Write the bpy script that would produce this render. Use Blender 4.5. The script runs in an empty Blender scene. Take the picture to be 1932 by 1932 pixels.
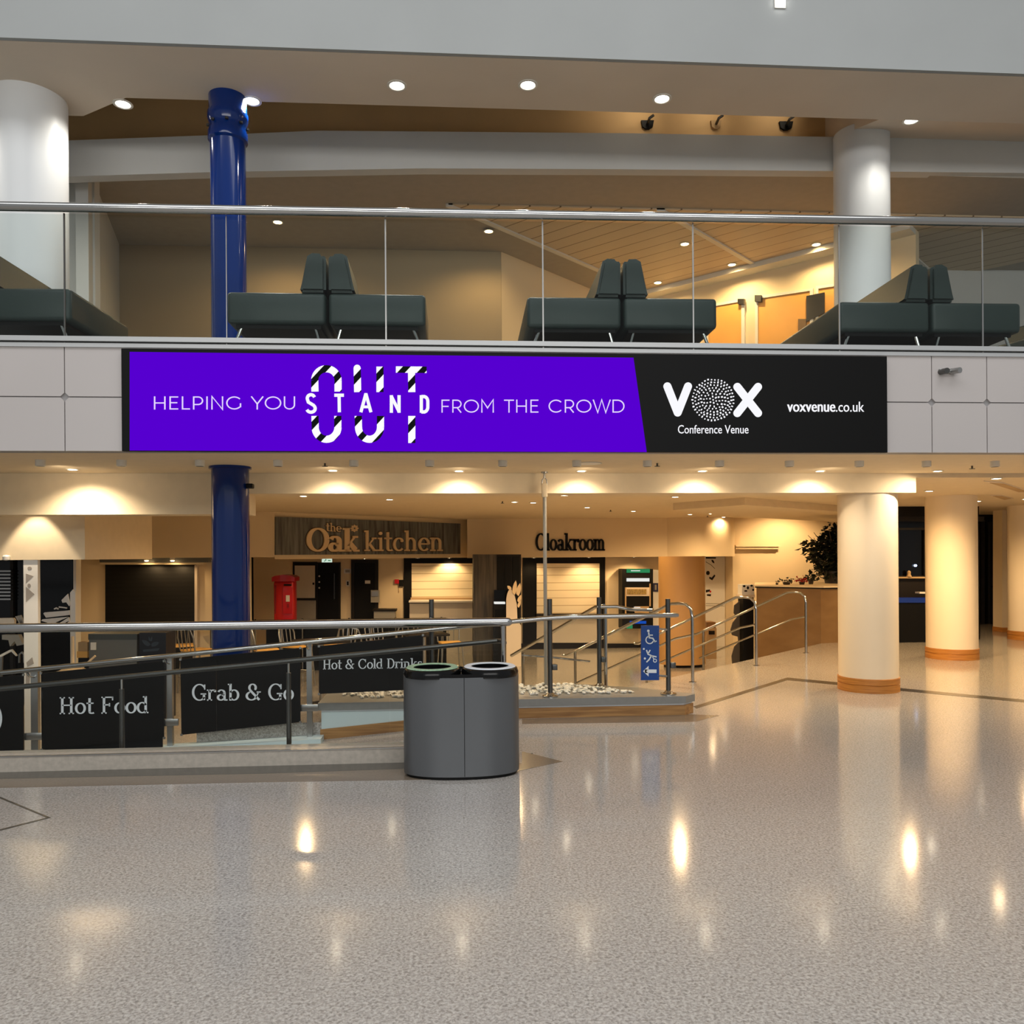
import bpy, bmesh, math, random
from mathutils import Vector
R = math.radians
random.seed(7)
SC = bpy.context.scene
COL = SC.collection

# ------------------------------------------------------------------ camera, world, big lights, exposure
F = 1550.0; CX = 966.0; CY = 1050.0; EYE = 1.67; TH = R(.4); PSI = R(4.0)
cam = bpy.data.cameras.new('camera'); camo = bpy.data.objects.new('camera', cam); COL.objects.link(camo)
cam.sensor_width = 36; cam.lens = F / 1932 * 36; cam.shift_y = (CY - 966) / 1932
cam.clip_start = .05; cam.clip_end = 200
from mathutils import Matrix
camo.matrix_world = Matrix.Translation((0, 0, EYE)) @ Matrix.Rotation(-PSI, 4, 'Z') @ Matrix.Rotation(TH, 4, 'Y') @ Matrix.Rotation(R(90), 4, 'X')
SC.camera = camo
W = bpy.data.worlds.new('world'); SC.world = W; W.use_nodes = True
W.node_tree.nodes['Background'].inputs[0].default_value = (.90, .91, .92, 1)
W.node_tree.nodes['Background'].inputs[1].default_value = .40
SC.view_settings.view_transform = 'Standard'
SC.view_settings.look = 'None'
SC.view_settings.gamma = 1
SC.view_settings.exposure = 0
SC.view_settings.use_curve_mapping = False
SC.cycles.use_denoising = True
SC.cycles.max_bounces = 8
SC.cycles.sample_clamp_indirect = 6
WARM = (1, .66, .32)
SOFT = (1, .82, .60)
COOL = (.97, .98, 1)

def area(name, loc, rot, sx, sy, power, color):
    l = bpy.data.lights.new(name, 'AREA'); l.shape = 'RECTANGLE'; l.size = sx; l.size_y = sy; l.energy = power; l.color = color
    o = bpy.data.objects.new(name, l); o.location = loc; o.rotation_euler = rot; COL.objects.link(o); return o
area('atrium_light', (0, 1.5, 11), (R(4), 0, 0), 16, 4, 520, COOL)
area('atrium_light', (0, -3.5, 14), (R(12), 0, 0), 16, 4, 560, COOL)
area('hall_fill', (0, -10, 5.6), (R(104), 0, 0), 18, 2.4, 800, (1, .97, .93))  # unseen fill lamp added behind the camera to brighten soffit, band and fascia

# ------------------------------------------------------------------ geometry of the photograph: pixel -> ray
CAM = Vector((0, 0, EYE))
def ray(px, py):
    a = (px - CX) / F; b = -(py - CY) / F
    X = a * math.cos(TH) + b * math.sin(TH); Z = -a * math.sin(TH) + b * math.cos(TH)
    return Vector((X * math.cos(PSI) + math.sin(PSI), -X * math.sin(PSI) + math.cos(PSI), Z))
def hz(px, py, h):
    r = ray(px, py); return CAM + r * ((h - EYE) / r.z)
def hv(px, py, v):
    r = ray(px, py); return CAM + r * (v / r.y)
def wall_at(P, N):
    P = Vector(P); N = Vector(N).normalized()
    def f(px, py, off=0.0):
        r = ray(px, py); t = (P + N * 0 - CAM).dot(N) / r.dot(N)
        return CAM + r * t + N * off
    f.N = N
    return f
def vplane(v): return wall_at((0, v, 0), (0, -1, 0))

# ------------------------------------------------------------------ materials
def lin(c):
    return tuple(((x / 255) / 12.92 if x <= 10 else (((x / 255) + .055) / 1.055) ** 2.4) for x in c) + (1,)
MATS = {}
def mat(name, rgb, rough=.5, metal=0., spec=.5, coat=0., noise=0., nscale=8., bump=0., emit=0., ecol=None):
    m = bpy.data.materials.new(name); m.use_nodes = True; nt = m.node_tree; p = nt.nodes['Principled BSDF']
    c = lin(rgb)
    p.inputs['Base Color'].default_value = c
    p.inputs['Roughness'].default_value = rough
    p.inputs['Metallic'].default_value = metal
    p.inputs['Specular IOR Level'].default_value = spec
    p.inputs['Coat Weight'].default_value = coat
    if emit:
        p.inputs['Emission Color'].default_value = lin(ecol or rgb); p.inputs['Emission Strength'].default_value = emit
    if noise or bump:
        tc = nt.nodes.new('ShaderNodeTexCoord'); n = nt.nodes.new('ShaderNodeTexNoise')
        n.inputs['Scale'].default_value = nscale; n.inputs['Detail'].default_value = 5
        nt.links.new(tc.outputs['Object'], n.inputs['Vector'])
        if noise:
            r = nt.nodes.new('ShaderNodeValToRGB')
            r.color_ramp.elements[0].position = .3; r.color_ramp.elements[1].position = .7
            r.color_ramp.elements[0].color = tuple(x * (1 - noise) for x in c[:3]) + (1,)
            r.color_ramp.elements[1].color = tuple(min(1, x * (1 + noise)) for x in c[:3]) + (1,)
            nt.links.new(n.outputs['Fac'], r.inputs[0]); nt.links.new(r.outputs[0], p.inputs['Base Color'])
        if bump:
            b = nt.nodes.new('ShaderNodeBump'); b.inputs['Strength'].default_value = bump; b.inputs['Distance'].default_value = .01
            nt.links.new(n.outputs['Fac'], b.inputs['Height']); nt.links.new(b.outputs[0], p.inputs['Normal'])
    MATS[name] = m
    return m
def streaked(name, rgb, dark, axis_scale, rough=.5, spec=.5):
    """wood or planks: stretched noise between two colours"""
    m = bpy.data.materials.new(name); m.use_nodes = True; nt = m.node_tree; p = nt.nodes['Principled BSDF']
    tc = nt.nodes.new('ShaderNodeTexCoord'); mp = nt.nodes.new('ShaderNodeMapping'); mp.inputs['Scale'].default_value = axis_scale
    n = nt.nodes.new('ShaderNodeTexNoise'); n.inputs['Scale'].default_value = 1; n.inputs['Detail'].default_value = 6
    r = nt.nodes.new('ShaderNodeValToRGB'); r.color_ramp.elements[0].position = .32; r.color_ramp.elements[1].position = .68
    r.color_ramp.elements[0].color = lin(dark); r.color_ramp.elements[1].color = lin(rgb)
    L = nt.links
    L.new(tc.outputs['Object'], mp.inputs[0]); L.new(mp.outputs[0], n.inputs['Vector']); L.new(n.outputs['Fac'], r.inputs[0]); L.new(r.outputs[0], p.inputs['Base Color'])
    p.inputs['Roughness'].default_value = rough; p.inputs['Specular IOR Level'].default_value = spec
    MATS[name] = m
    return m
def grooved(name, rgb, groove, direction, period, width=.06, rough=.45):
    """flat boards with dark joints running across the given direction (object coordinates)"""
    m = bpy.data.materials.new(name); m.use_nodes = True; nt = m.node_tree; p = nt.nodes['Principled BSDF']; L = nt.links
    tc = nt.nodes.new('ShaderNodeTexCoord'); d = nt.nodes.new('ShaderNodeVectorMath'); d.operation = 'DOT_PRODUCT'; d.inputs[1].default_value = direction
    s = nt.nodes.new('ShaderNodeMath'); s.operation = 'DIVIDE'; s.inputs[1].default_value = period
    fr = nt.nodes.new('ShaderNodeMath'); fr.operation = 'FRACT'
    lt = nt.nodes.new('ShaderNodeMath'); lt.operation = 'LESS_THAN'; lt.inputs[1].default_value = width
    mx = nt.nodes.new('ShaderNodeMix'); mx.data_type = 'RGBA'; mx.inputs[6].default_value = lin(rgb); mx.inputs[7].default_value = lin(groove)
    L.new(tc.outputs['Object'], d.inputs[0]); L.new(d.outputs['Value'], s.inputs[0]); L.new(s.outputs[0], fr.inputs[0]); L.new(fr.outputs[0], lt.inputs[0])
    L.new(lt.outputs[0], mx.inputs[0]); L.new(mx.outputs[2], p.inputs['Base Color']); p.inputs['Roughness'].default_value = rough
    MATS[name] = m
    return m
def terrazzo():
    m = bpy.data.materials.new('terrazzo'); m.use_nodes = True; nt = m.node_tree; p = nt.nodes['Principled BSDF']; L = nt.links
    tc = nt.nodes.new('ShaderNodeTexCoord')
    n1 = nt.nodes.new('ShaderNodeTexNoise'); n1.inputs['Scale'].default_value = 75; n1.inputs['Detail'].default_value = 3; n1.inputs['Distortion'].default_value = .6
    n2 = nt.nodes.new('ShaderNodeTexNoise'); n2.inputs['Scale'].default_value = .8; n2.inputs['Detail'].default_value = 3
    n3 = nt.nodes.new('ShaderNodeTexVoronoi'); n3.inputs['Scale'].default_value = 85
    for n in (n1, n2, n3): L.new(tc.outputs['Object'], n.inputs['Vector'])
    r = nt.nodes.new('ShaderNodeValToRGB'); e = r.color_ramp.elements
    e[0].position = .32; e[0].color = lin((136, 131, 125)); e[1].position = .5; e[1].color = lin((170, 165, 158))
    x = e.new(.66); x.color = lin((192, 187, 180))
    L.new(n1.outputs['Fac'], r.inputs[0])
    r3 = nt.nodes.new('ShaderNodeValToRGB'); r3.color_ramp.elements[0].position = .12; r3.color_ramp.elements[1].position = .3
    r3.color_ramp.elements[0].color = (.55, .54, .52, 1); r3.color_ramp.elements[1].color = (1, 1, 1, 1)
    L.new(n3.outputs['Distance'], r3.inputs[0])
    mx = nt.nodes.new('ShaderNodeMix'); mx.data_type = 'RGBA'; mx.blend_type = 'MULTIPLY'; mx.inputs[0].default_value = .4
    L.new(r.outputs[0], mx.inputs[6]); L.new(r3.outputs[0], mx.inputs[7])
    L.new(mx.outputs[2], p.inputs['Base Color'])
    mr = nt.nodes.new('ShaderNodeMapRange'); mr.inputs[3].default_value = .07; mr.inputs[4].default_value = .15
    L.new(n2.outputs['Fac'], mr.inputs[0]); L.new(mr.outputs[0], p.inputs['Roughness'])
    p.inputs['Specular IOR Level'].default_value = .75
    b = nt.nodes.new('ShaderNodeBump'); b.inputs['Strength'].default_value = .02; b.inputs['Distance'].default_value = .002
    L.new(n1.outputs['Fac'], b.inputs['Height']); L.new(b.outputs[0], p.inputs['Normal'])
    return m
def glassmat(name, tint, ior=1.45):
    m = bpy.data.materials.new(name); m.use_nodes = True; nt = m.node_tree; nt.nodes.clear(); L = nt.links
    o = nt.nodes.new('ShaderNodeOutputMaterial'); t = nt.nodes.new('ShaderNodeBsdfTransparent'); t.inputs[0].default_value = tint + (1,)
    g = nt.nodes.new('ShaderNodeBsdfGlossy'); g.inputs['Roughness'].default_value = .02
    fr = nt.nodes.new('ShaderNodeFresnel'); fr.inputs[0].default_value = ior
    mx = nt.nodes.new('ShaderNodeMixShader')
    ge = nt.nodes.new('ShaderNodeNewGeometry'); iv = nt.nodes.new('ShaderNodeMath'); iv.operation = 'SUBTRACT'; iv.inputs[0].default_value = 1
    ml = nt.nodes.new('ShaderNodeMath'); ml.operation = 'MULTIPLY'
    L.new(ge.outputs['Backfacing'], iv.inputs[1]); L.new(iv.outputs[0], ml.inputs[0]); L.new(fr.outputs[0], ml.inputs[1])
    L.new(ml.outputs[0], mx.inputs[0]); L.new(t.outputs[0], mx.inputs[1]); L.new(g.outputs[0], mx.inputs[2]); L.new(mx.outputs[0], o.inputs[0])
    return m
def emis(name, rgb, s=1.):
    m = bpy.data.materials.new(name); m.use_nodes = True; nt = m.node_tree; nt.nodes.clear()
    o = nt.nodes.new('ShaderNodeOutputMaterial'); e = nt.nodes.new('ShaderNodeEmission'); e.inputs[0].default_value = lin(rgb); e.inputs[1].default_value = s
    nt.links.new(e.outputs[0], o.inputs[0]); return m
def stripes(name):
    """black and white barrier stripes, lit by the screen"""
    m = emis(name, (255, 255, 255)); nt = m.node_tree; L = nt.links; e = [n for n in nt.nodes if n.type == 'EMISSION'][0]
    tc = nt.nodes.new('ShaderNodeTexCoord'); d = nt.nodes.new('ShaderNodeVectorMath'); d.operation = 'DOT_PRODUCT'; d.inputs[1].default_value = (1.0, 0, -.92)
    s = nt.nodes.new('ShaderNodeMath'); s.operation = 'DIVIDE'; s.inputs[1].default_value = .165
    fr = nt.nodes.new('ShaderNodeMath'); fr.operation = 'FRACT'
    lt = nt.nodes.new('ShaderNodeMath'); lt.operation = 'LESS_THAN'; lt.inputs[1].default_value = .40
    mx = nt.nodes.new('ShaderNodeMix'); mx.data_type = 'RGBA'; mx.inputs[6].default_value = (1, 1, 1, 1); mx.inputs[7].default_value = (.006, .008, .008, 1)
    L.new(tc.outputs['Object'], d.inputs[0]); L.new(d.outputs['Value'], s.inputs[0]); L.new(s.outputs[0], fr.inputs[0]); L.new(fr.outputs[0], lt.inputs[0])
    L.new(lt.outputs[0], mx.inputs[0]); L.new(mx.outputs[2], e.inputs[0]); return m

M_floor = terrazzo()
M_panel = mat('white_panel', (184, 178, 175), .42, noise=.03, nscale=.7)
M_joint = mat('panel_joint', (150, 148, 148), .6)
M_ledge = mat('ledge_aluminium', (182, 184, 184), .4, metal=.3)
M_cool = mat('plaster_pale', (212, 212, 208), .75, noise=.04, nscale=.9)
M_tan = mat('plaster_tan', (222, 207, 188), .8, noise=.05, nscale=.8)
M_brown = mat('plaster_brown', (184, 154, 112), .8, noise=.08, nscale=1.2)
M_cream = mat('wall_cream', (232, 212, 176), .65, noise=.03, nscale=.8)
M_creamc = mat('column_cream', (238, 222, 194), .38, noise=.02, nscale=.8)
M_white = mat('paint_white', (228, 226, 220), .45)
M_greycol = mat('column_paint_white', (222, 224, 224), .45)
M_ceil = mat('ceiling_paint', (222, 204, 172), .75, noise=.03)
M_upceil = mat('upper_ceiling', (176, 168, 154), .75, noise=.04)
M_plank = grooved('plank_ceiling', (208, 188, 156), (120, 98, 68), (.7071, .7071, 0), .30, .06)
M_wood = streaked('skirting_wood', (198, 136, 62), (160, 98, 34), (3, 3, 60), .4)
M_plinthwood = streaked('plinth_wood', (176, 132, 78), (128, 88, 46), (2, 30, 40), .42)
M_door = mat('door_wood', (226, 168, 88), .4, noise=.06, nscale=3)
M_chrome = mat('polished_steel', (176, 176, 174), .10, metal=1)
M_brush = mat('brushed_steel', (170, 170, 168), .3, metal=.95)
M_darksteel = mat('dark_steel', (92, 92, 90), .32, metal=.9)
M_blue = mat('blue_gloss_paint', (0, 40, 108), .12, spec=.35, coat=.15)
M_leather = mat('black_leather', (34, 47, 44), .42, noise=.1, nscale=30, bump=.08)
M_black = mat('matt_black', (11, 11, 11), .5, spec=.2)
M_blackgloss = mat('black_gloss', (8, 8, 9), .18, spec=.3)
M_binbody = mat('bin_grey_metal', (104, 107, 110), .34, metal=.6)
M_rimwhite = mat('rim_white', (214, 220, 222), .35)
M_rimgreen = mat('rim_green', (150, 182, 150), .4, noise=.25, nscale=60)
M_stone = mat('grey_stone', (176, 168, 156), .4, noise=.12, nscale=25)
M_slab = mat('slab_grey', (128, 128, 124), .28, noise=.06, nscale=20)
M_dark_inlay = mat('inlay_dark', (74, 71, 64), .2, noise=.1, nscale=60)
M_brown_inlay = mat('inlay_brown', (118, 106, 92), .2, noise=.1, nscale=60)
M_banner = mat('banner_black', (14, 13, 12), .5, spec=.2)
M_letter = mat('letter_white', (224, 230, 234), .5)
M_pale = mat('pale_blue_panel', (196, 212, 212), .35)
M_pebble = mat('pebble_white', (232, 228, 216), .6, noise=.08, nscale=20)
M_signwood = streaked('weathered_board', (124, 126, 124), (64, 66, 66), (14, 14, 1.2), .6)
M_pillarwood = streaked('pillar_planks', (92, 82, 68), (36, 32, 28), (16, 16, 1.0), .5)
M_signletter = mat('cream_letter', (226, 200, 160), .5)
M_outline = mat('letter_outline', (62, 44, 30), .6)
M_shutw = grooved('shutter_pale', (246, 232, 200), (200, 178, 138), (0, 0, 1), .19, .10)
M_shutd = grooved('shutter_black', (12, 11, 11), (3, 3, 3), (0, 0, 1), .085, .4, .45)
M_red = mat('post_red', (196, 14, 20), .3, coat=.4)
M_darkred = mat('post_red_dark', (140, 10, 16), .4)
M_grey = mat('cabinet_grey', (98, 100, 98), .45)
M_counter = mat('counter_pale', (214, 204, 186), .5)
M_steelpanel = mat('panel_mid_grey', (152, 148, 138), .4)
M_signblue = mat('sign_blue', (0, 62, 136), .4)
M_leaf = mat('leaf_dark', (20, 30, 16), .45, noise=.3, nscale=4)
M_trunk = mat('trunk', (70, 52, 36), .8)
M_redleaf = mat('red_leaf', (170, 30, 34), .6)
M_pot = mat('pot_dark', (46, 40, 34), .5)
M_planterwall = streaked('stone_brown_polished', (138, 108, 70), (116, 86, 50), (1.2, 1.2, 2.2), .3)
M_darkglass = mat('dark_glazing', (7, 7, 8), .10, spec=.25)
M_darkframe = mat('dark_frame', (28, 23, 18), .45, spec=.25)
M_led_purple = emis('screen_purple', (86, 0, 208), 1.0)
M_led_black = mat('screen_black', (8, 8, 8), .5, spec=.15)
M_led_white = emis('screen_white', (250, 250, 255), 1.0)
M_led_text = emis('screen_lilac', (232, 214, 255), 1.0)
M_stripe = stripes('barrier_stripes')
M_lens_warm = emis('lamp_warm', (255, 214, 150), 30)
M_lens_soft = emis('lamp_soft', (255, 236, 205), 30)
M_lens_cool = emis('lamp_cool', (255, 252, 244), 10)
M_trim = mat('lamp_trim', (226, 222, 212), .4)
M_glass = glassmat('clear_glass', (.95, .965, .96), 1.25)
M_glass2 = glassmat('balcony_glass', (.90, .93, .92), 1.38)
M_green = emis('screen_green', (52, 146, 92), .8)
M_bluescreen = emis('screen_blue', (30, 84, 190), .8)
M_whitebox = emis('lit_white', (246, 246, 240), .9)
M_exit = emis('exit_white', (210, 232, 214), .9)
M_exitg = emis('exit_green', (20, 130, 80), .6)
M_yellow = mat('yellow_wood', (232, 178, 92), .4)

# ------------------------------------------------------------------ mesh helpers
class MB:
    def __init__(s): s.v = []; s.f = []
    def add(s, vs, fs):
        k = len(s.v); s.v += [Vector(p) for p in vs]; s.f += [tuple(i + k for i in f) for f in fs]
    def box(s, x0, x1, y0, y1, z0, z1):
        s.add([(x0, y0, z0), (x1, y0, z0), (x1, y1, z0), (x0, y1, z0), (x0, y0, z1), (x1, y0, z1), (x1, y1, z1), (x0, y1, z1)],
              [(0, 3, 2, 1), (4, 5, 6, 7), (0, 1, 5, 4), (1, 2, 6, 5), (2, 3, 7, 6), (3, 0, 4, 7)])
        return s
    def rbox(s, x0, x1, y0, y1, z0, z1, r=.02, seg=2):
        bm = bmesh.new(); bmesh.ops.create_cube(bm, size=1)
        for v in bm.verts: v.co = Vector((x0 + (v.co.x + .5) * (x1 - x0), y0 + (v.co.y + .5) * (y1 - y0), z0 + (v.co.z + .5) * (z1 - z0)))
        bmesh.ops.bevel(bm, geom=bm.edges[:], offset=r, segments=seg, affect='EDGES', profile=.5)
        s.bm(bm); return s
    def bm(s, bm):
        bm.verts.index_update(); s.add([v.co.copy() for v in bm.verts], [tuple(v.index for v in f.verts) for f in bm.faces]); bm.free()
    def prism(s, poly, z0, z1):
        """horizontal polygon (x, y) between two heights; z may be callables of (x, y)"""
        n = len(poly); a = (lambda x, y: z0) if not callable(z0) else z0; b = (lambda x, y: z1) if not callable(z1) else z1
        s.add([(x, y, a(x, y)) for x, y in poly] + [(x, y, b(x, y)) for x, y in poly],
              [tuple(range(n - 1, -1, -1)), tuple(range(n, 2 * n))] + [(i, (i + 1) % n, n + (i + 1) % n, n + i) for i in range(n)])
        return s
    def vprism(s, poly, y0, y1):
        """vertical polygon (x, z) between two depths"""
        n = len(poly)
        s.add([(x, y0, z) for x, z in poly] + [(x, y1, z) for x, z in poly],
              [tuple(range(n)), tuple(range(2 * n - 1, n - 1, -1))] + [(i, n + i, n + (i + 1) % n, (i + 1) % n) for i in range(n)])
        return s
    def px(s, poly, f, d0=0., d1=.01):
        """pixel polygon drawn on a wall plane f, from depth d0 to d1 proud of it"""
        A = [f(x, y, d1) for x, y in poly]; B = [p - f.N * (d1 - d0) for p in A]; n = len(poly)
        s.add(A + B, [tuple(range(n)), tuple(range(2 * n - 1, n - 1, -1))] + [(i, n + i, n + (i + 1) % n, (i + 1) % n) for i in range(n)])
        return s
    def pxr(s, x0, y0, x1, y1, f, d0=0., d1=.01):
        return s.px([(x0, y0), (x1, y0), (x1, y1), (x0, y1)], f, d0, d1)
    def tube(s, pts, r, n=12, cap=True):
        pts = [Vector(p) for p in pts]; m = len(pts); rr = r if isinstance(r, (list, tuple)) else [r] * m
        k = len(s.v); prev = None
        for i, p in enumerate(pts):
            t = (pts[min(i + 1, m - 1)] - pts[max(i - 1, 0)]).normalized()
            if prev is None:
                a = Vector((0, 0, 1)) if abs(t.z) < .9 else Vector((1, 0, 0)); u = t.cross(a).normalized()
            else:
                u = (prev - t * prev.dot(t)).normalized()
            prev = u; w = t.cross(u)
            for j in range(n):
                an = 2 * math.pi * j / n; s.v.append(p + (u * math.cos(an) + w * math.sin(an)) * rr[i])
        for i in range(m - 1):
            for j in range(n):
                a = k + i * n + j; b = k + i * n + (j + 1) % n; s.f.append((a, b, b + n, a + n))
        if cap: s.f.append(tuple(k + j for j in range(n - 1, -1, -1))); s.f.append(tuple(k + (m - 1) * n + j for j in range(n)))
        return s
    def lathe(s, prof, c=(0, 0, 0), n=32, sx=1., sy=1., cap=True):
        k = len(s.v); m = len(prof); c = Vector(c)
        for r, z in prof:
            for j in range(n):
                an = 2 * math.pi * j / n; s.v.append(c + Vector((r * sx * math.cos(an), r * sy * math.sin(an), z)))
        for i in range(m - 1):
            for j in range(n):
                a = k + i * n + j; b = k + i * n + (j + 1) % n; s.f.append((a, b, b + n, a + n))
        if cap: s.f.append(tuple(k + j for j in range(n - 1, -1, -1))); s.f.append(tuple(k + (m - 1) * n + j for j in range(n)))
        return s
def mk(name, mb, m, parent=None, world=True, smooth=True):
    """link ONE mesh object; vertices are in world space unless world is False"""
    me = bpy.data.meshes.new(name)
    off = Vector(parent.location) if (parent is not None and world) else Vector((0, 0, 0))
    me.from_pydata([v - off for v in mb.v], [], mb.f); me.validate(); me.update()
    bm = bmesh.new(); bm.from_mesh(me)
    bmesh.ops.triangulate(bm, faces=[f for f in bm.faces if len(f.verts) > 4], ngon_method='EAR_CLIP')
    bm.to_mesh(me); bm.free()
    if smooth:
        me.polygons.foreach_set('use_smooth', [True] * len(me.polygons)); me.set_sharp_from_angle(angle=R(35))
    me.materials.append(m)
    o = bpy.data.objects.new(name, me); COL.objects.link(o)
    if parent is not None: o.parent = parent
    return o
def thing(name, label, cat, loc=(0, 0, 0), rz=0., group=None):
    o = bpy.data.objects.new(name, None); o.empty_display_size = .1; COL.objects.link(o); o.location = loc; o.rotation_euler = (0, 0, rz)
    return tag(o, label, cat, group)
def tag(o, label, cat, group=None, kind=None):
    o['label'] = label; o['category'] = cat
    if group: o['group'] = group
    if kind: o['kind'] = kind
    return o
def struct(name, mb, m, parent=None):
    o = mk(name, mb, m, parent); o['kind'] = 'structure'; return o
def solo(name, mb, m, label, cat, group=None):
    return tag(mk(name, mb, m), label, cat, group)
def copy_tree(o, label=None, parent=None):
    c = o.copy(); COL.objects.link(c)
    if parent is not None: c.parent = parent
    if label: c['label'] = label
    for ch in list(o.children): copy_tree(ch, None, c)
    return c

# ------------------------------------------------------------------ lettering: a small stroke alphabet
def arcp(cx, cy, rx, ry, a0, a1, n=14):
    return [(cx + rx * math.cos(R(a0 + (a1 - a0) * i / n)), cy + ry * math.sin(R(a0 + (a1 - a0) * i / n))) for i in range(n + 1)]
def ribbon(pts, w):
    """polygons (quads) along a polyline; w number or per-point list; round joints come from the mitre"""
    n = len(pts); ww = w if isinstance(w, list) else [w] * n; L = []; Rr = []
    for i, p in enumerate(pts):
        a = pts[max(i - 1, 0)]; b = pts[min(i + 1, n - 1)]
        if 0 < i < n - 1:
            d1 = Vector((p[0] - a[0], p[1] - a[1])).normalized(); d2 = Vector((b[0] - p[0], b[1] - p[1])).normalized()
            t = (d1 + d2); t = t.normalized() if t.length > 1e-6 else d1
            c = max(.45, t.dot(d1))
        else:
            t = Vector((b[0] - a[0], b[1] - a[1])).normalized(); c = 1
        nx, ny = -t.y, t.x; h = ww[i] / 2 / c
        L.append((p[0] + nx * h, p[1] + ny * h)); Rr.append((p[0] - nx * h, p[1] - ny * h))
    return [[L[i], L[i + 1], Rr[i + 1], Rr[i]] for i in range(n - 1)]
def disc(cx, cy, rx, ry, n=14): return [(cx + rx * math.cos(2 * math.pi * i / n), cy + ry * math.sin(2 * math.pi * i / n)) for i in range(n)]
def curve_w(cx, cy, rx, ry, a0, a1, thick, thin, n=20):
    ws = [thin + (thick - thin) * abs(math.cos(R(a0 + (a1 - a0) * i / n))) ** 1.3 for i in range(n + 1)]
    return ribbon(arcp(cx, cy, rx, ry, a0, a1, n), ws)
def slab_glyph(ch, T, t):
    """slab-serif glyph: thick stroke T, thin stroke t, cap height 1, x-height .66; returns polygons and advance"""
    P = []; s = t * 1.15; X = .66
    def v(x, y0, y1, w=None): P.extend(ribbon([(x, y0), (x, y1)], w or T))
    def h(x0, x1, y, w=None): P.extend(ribbon([(x0, y), (x1, y)], w or s))
    def foot(x, y=0.): h(x - .07 - T / 2, x + .07 + T / 2, y + s / 2)
    def ear(x, y): h(x - .08 - T / 2, x, y - s / 2)
    def ob(cx, a0=0, a1=360, rx=.22): P.extend(curve_w(cx, X / 2, rx, X / 2 - t / 2, a0, a1, T, t, 28))
    if ch == 'H': v(.16, 0, 1); v(.62, 0, 1); h(.16, .62, .52); [foot(x, y) for x in (.16, .62) for y in (0, 1 - s)]; a = .80
    elif ch == 'F': v(.16, 0, 1); foot(.16); h(.03, .62, 1 - s / 2); v(.60, .78, 1, t); h(.16, .44, .52); v(.44, .42, .62, t); a = .68
    elif ch == 'D': v(.16, 0, 1); h(.03, .36, s / 2); h(.03, .36, 1 - s / 2); P.extend(curve_w(.34, .5, .32, .5 - t / 2, -90, 90, T, t)); a = .76
    elif ch in 'GC':
        P.extend(curve_w(.42, .5, .34, .5 - t / 2, 38, 322, T, t, 28)); v(.70, .66, .96, t)
        if ch == 'G': v(.66, .04, .40); h(.48, .78, .40)
        else: P.extend(ribbon([(.68, .2), (.73, .33)], t))
        a = .82
    elif ch == 'O': P.extend(curve_w(.42, .5, .36, .5 - t / 2, 0, 360, T, t, 36)); a = .84
    elif ch == 'o': ob(.29); a = .58
    elif ch == 'c': ob(.29, 42, 318); P.append(disc(.44, .50, T * .55, T * .55)); a = .55
    elif ch == 'e': ob(.29, 0, 318); h(.09, .52, .35, t); a = .57
    elif ch == 'a':
        P.extend(curve_w(.27, .44, .17, .22 - t / 2, 0, 155, T, t)); v(.44, .05, .46); h(.42, .60, s / 2)
        P.extend(curve_w(.25, .19, .16, .19 - t / 2, 40, 320, T, t)); h(.26, .44, .38 - t / 2, t); a = .62
    elif ch == 'b': v(.14, 0, 1); ear(.14, 1); P.extend(curve_w(.33, X / 2, .22, X / 2 - t / 2, -150, 150, T, t, 24)); a = .62
    elif ch == 'd': v(.46, 0, 1); ear(.46, 1); h(.46, .60, s / 2); P.extend(curve_w(.28, X / 2, .22, X / 2 - t / 2, 30, 330, T, t, 24)); a = .64
    elif ch in 'hn':
        v(.14, 0, 1 if ch == 'h' else X); ear(.14, 1 if ch == 'h' else X); foot(.14); v(.48, 0, .44); foot(.48)
        P.extend(curve_w(.31, .42, .17, .24 - t / 2, 0, 165, T, t)); a = .66
    elif ch == 'm':
        v(.14, 0, X); ear(.14, X); foot(.14)
        for c in (.44, .74): v(c, 0, .44); foot(c); P.extend(curve_w(c - .15, .42, .15, .24 - t / 2, 0, 165, T, t))
        a = .92
    elif ch == 'r': v(.14, 0, X); ear(.14, X); foot(.14); P.extend(curve_w(.34, .44, .18, .22 - t / 2, 55, 165, T, t)); P.append(disc(.43, .57, T * .55, T * .55)); a = .50
    elif ch == 't': v(.18, .1, .92); h(.02, .38, X - s / 2); P.extend(curve_w(.30, .13, .12, .13 - t / 2, 180, 320, T, t)); a = .42
    elif ch == 'i': v(.15, 0, X); ear(.15, X); foot(.15); P.append(disc(.14, .86, T * .68, T * .68)); a = .31
    elif ch == 'l': v(.15, 0, 1); ear(.15, 1); foot(.15); a = .31
    elif ch == 'k':
        v(.14, 0, 1); ear(.14, 1); foot(.14); P.extend(ribbon([(.16, .24), (.46, X - .03)], t)); P.extend(ribbon([(.26, .34), (.48, T * .35)], T)); h(.36, .58, X - s / 2); h(.40, .64, s / 2); a = .64
    elif ch == 's':
        P.extend(curve_w(.25, .495, .16, .165 - t / 2, 20, 250, T * .8, t)); P.extend(curve_w(.25, .165, .17, .165 - t / 2, -160, 90, T * .8, t)); P.extend(ribbon([(.17, .40), (.33, .27)], T)); a = .50
    elif ch == '&':
        P.extend(curve_w(.36, .76, .17, .24 - t / 2, -40, 220, T, t)); P.extend(curve_w(.30, .27, .25, .27 - t / 2, 110, 340, T, t)); P.extend(ribbon([(.22, .62), (.72, .03)], T)); P.extend(ribbon([(.55, .18), (.68, .50)], t)); h(.58, .80, .5); a = .84
    else: a = .34
    return P, a
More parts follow.
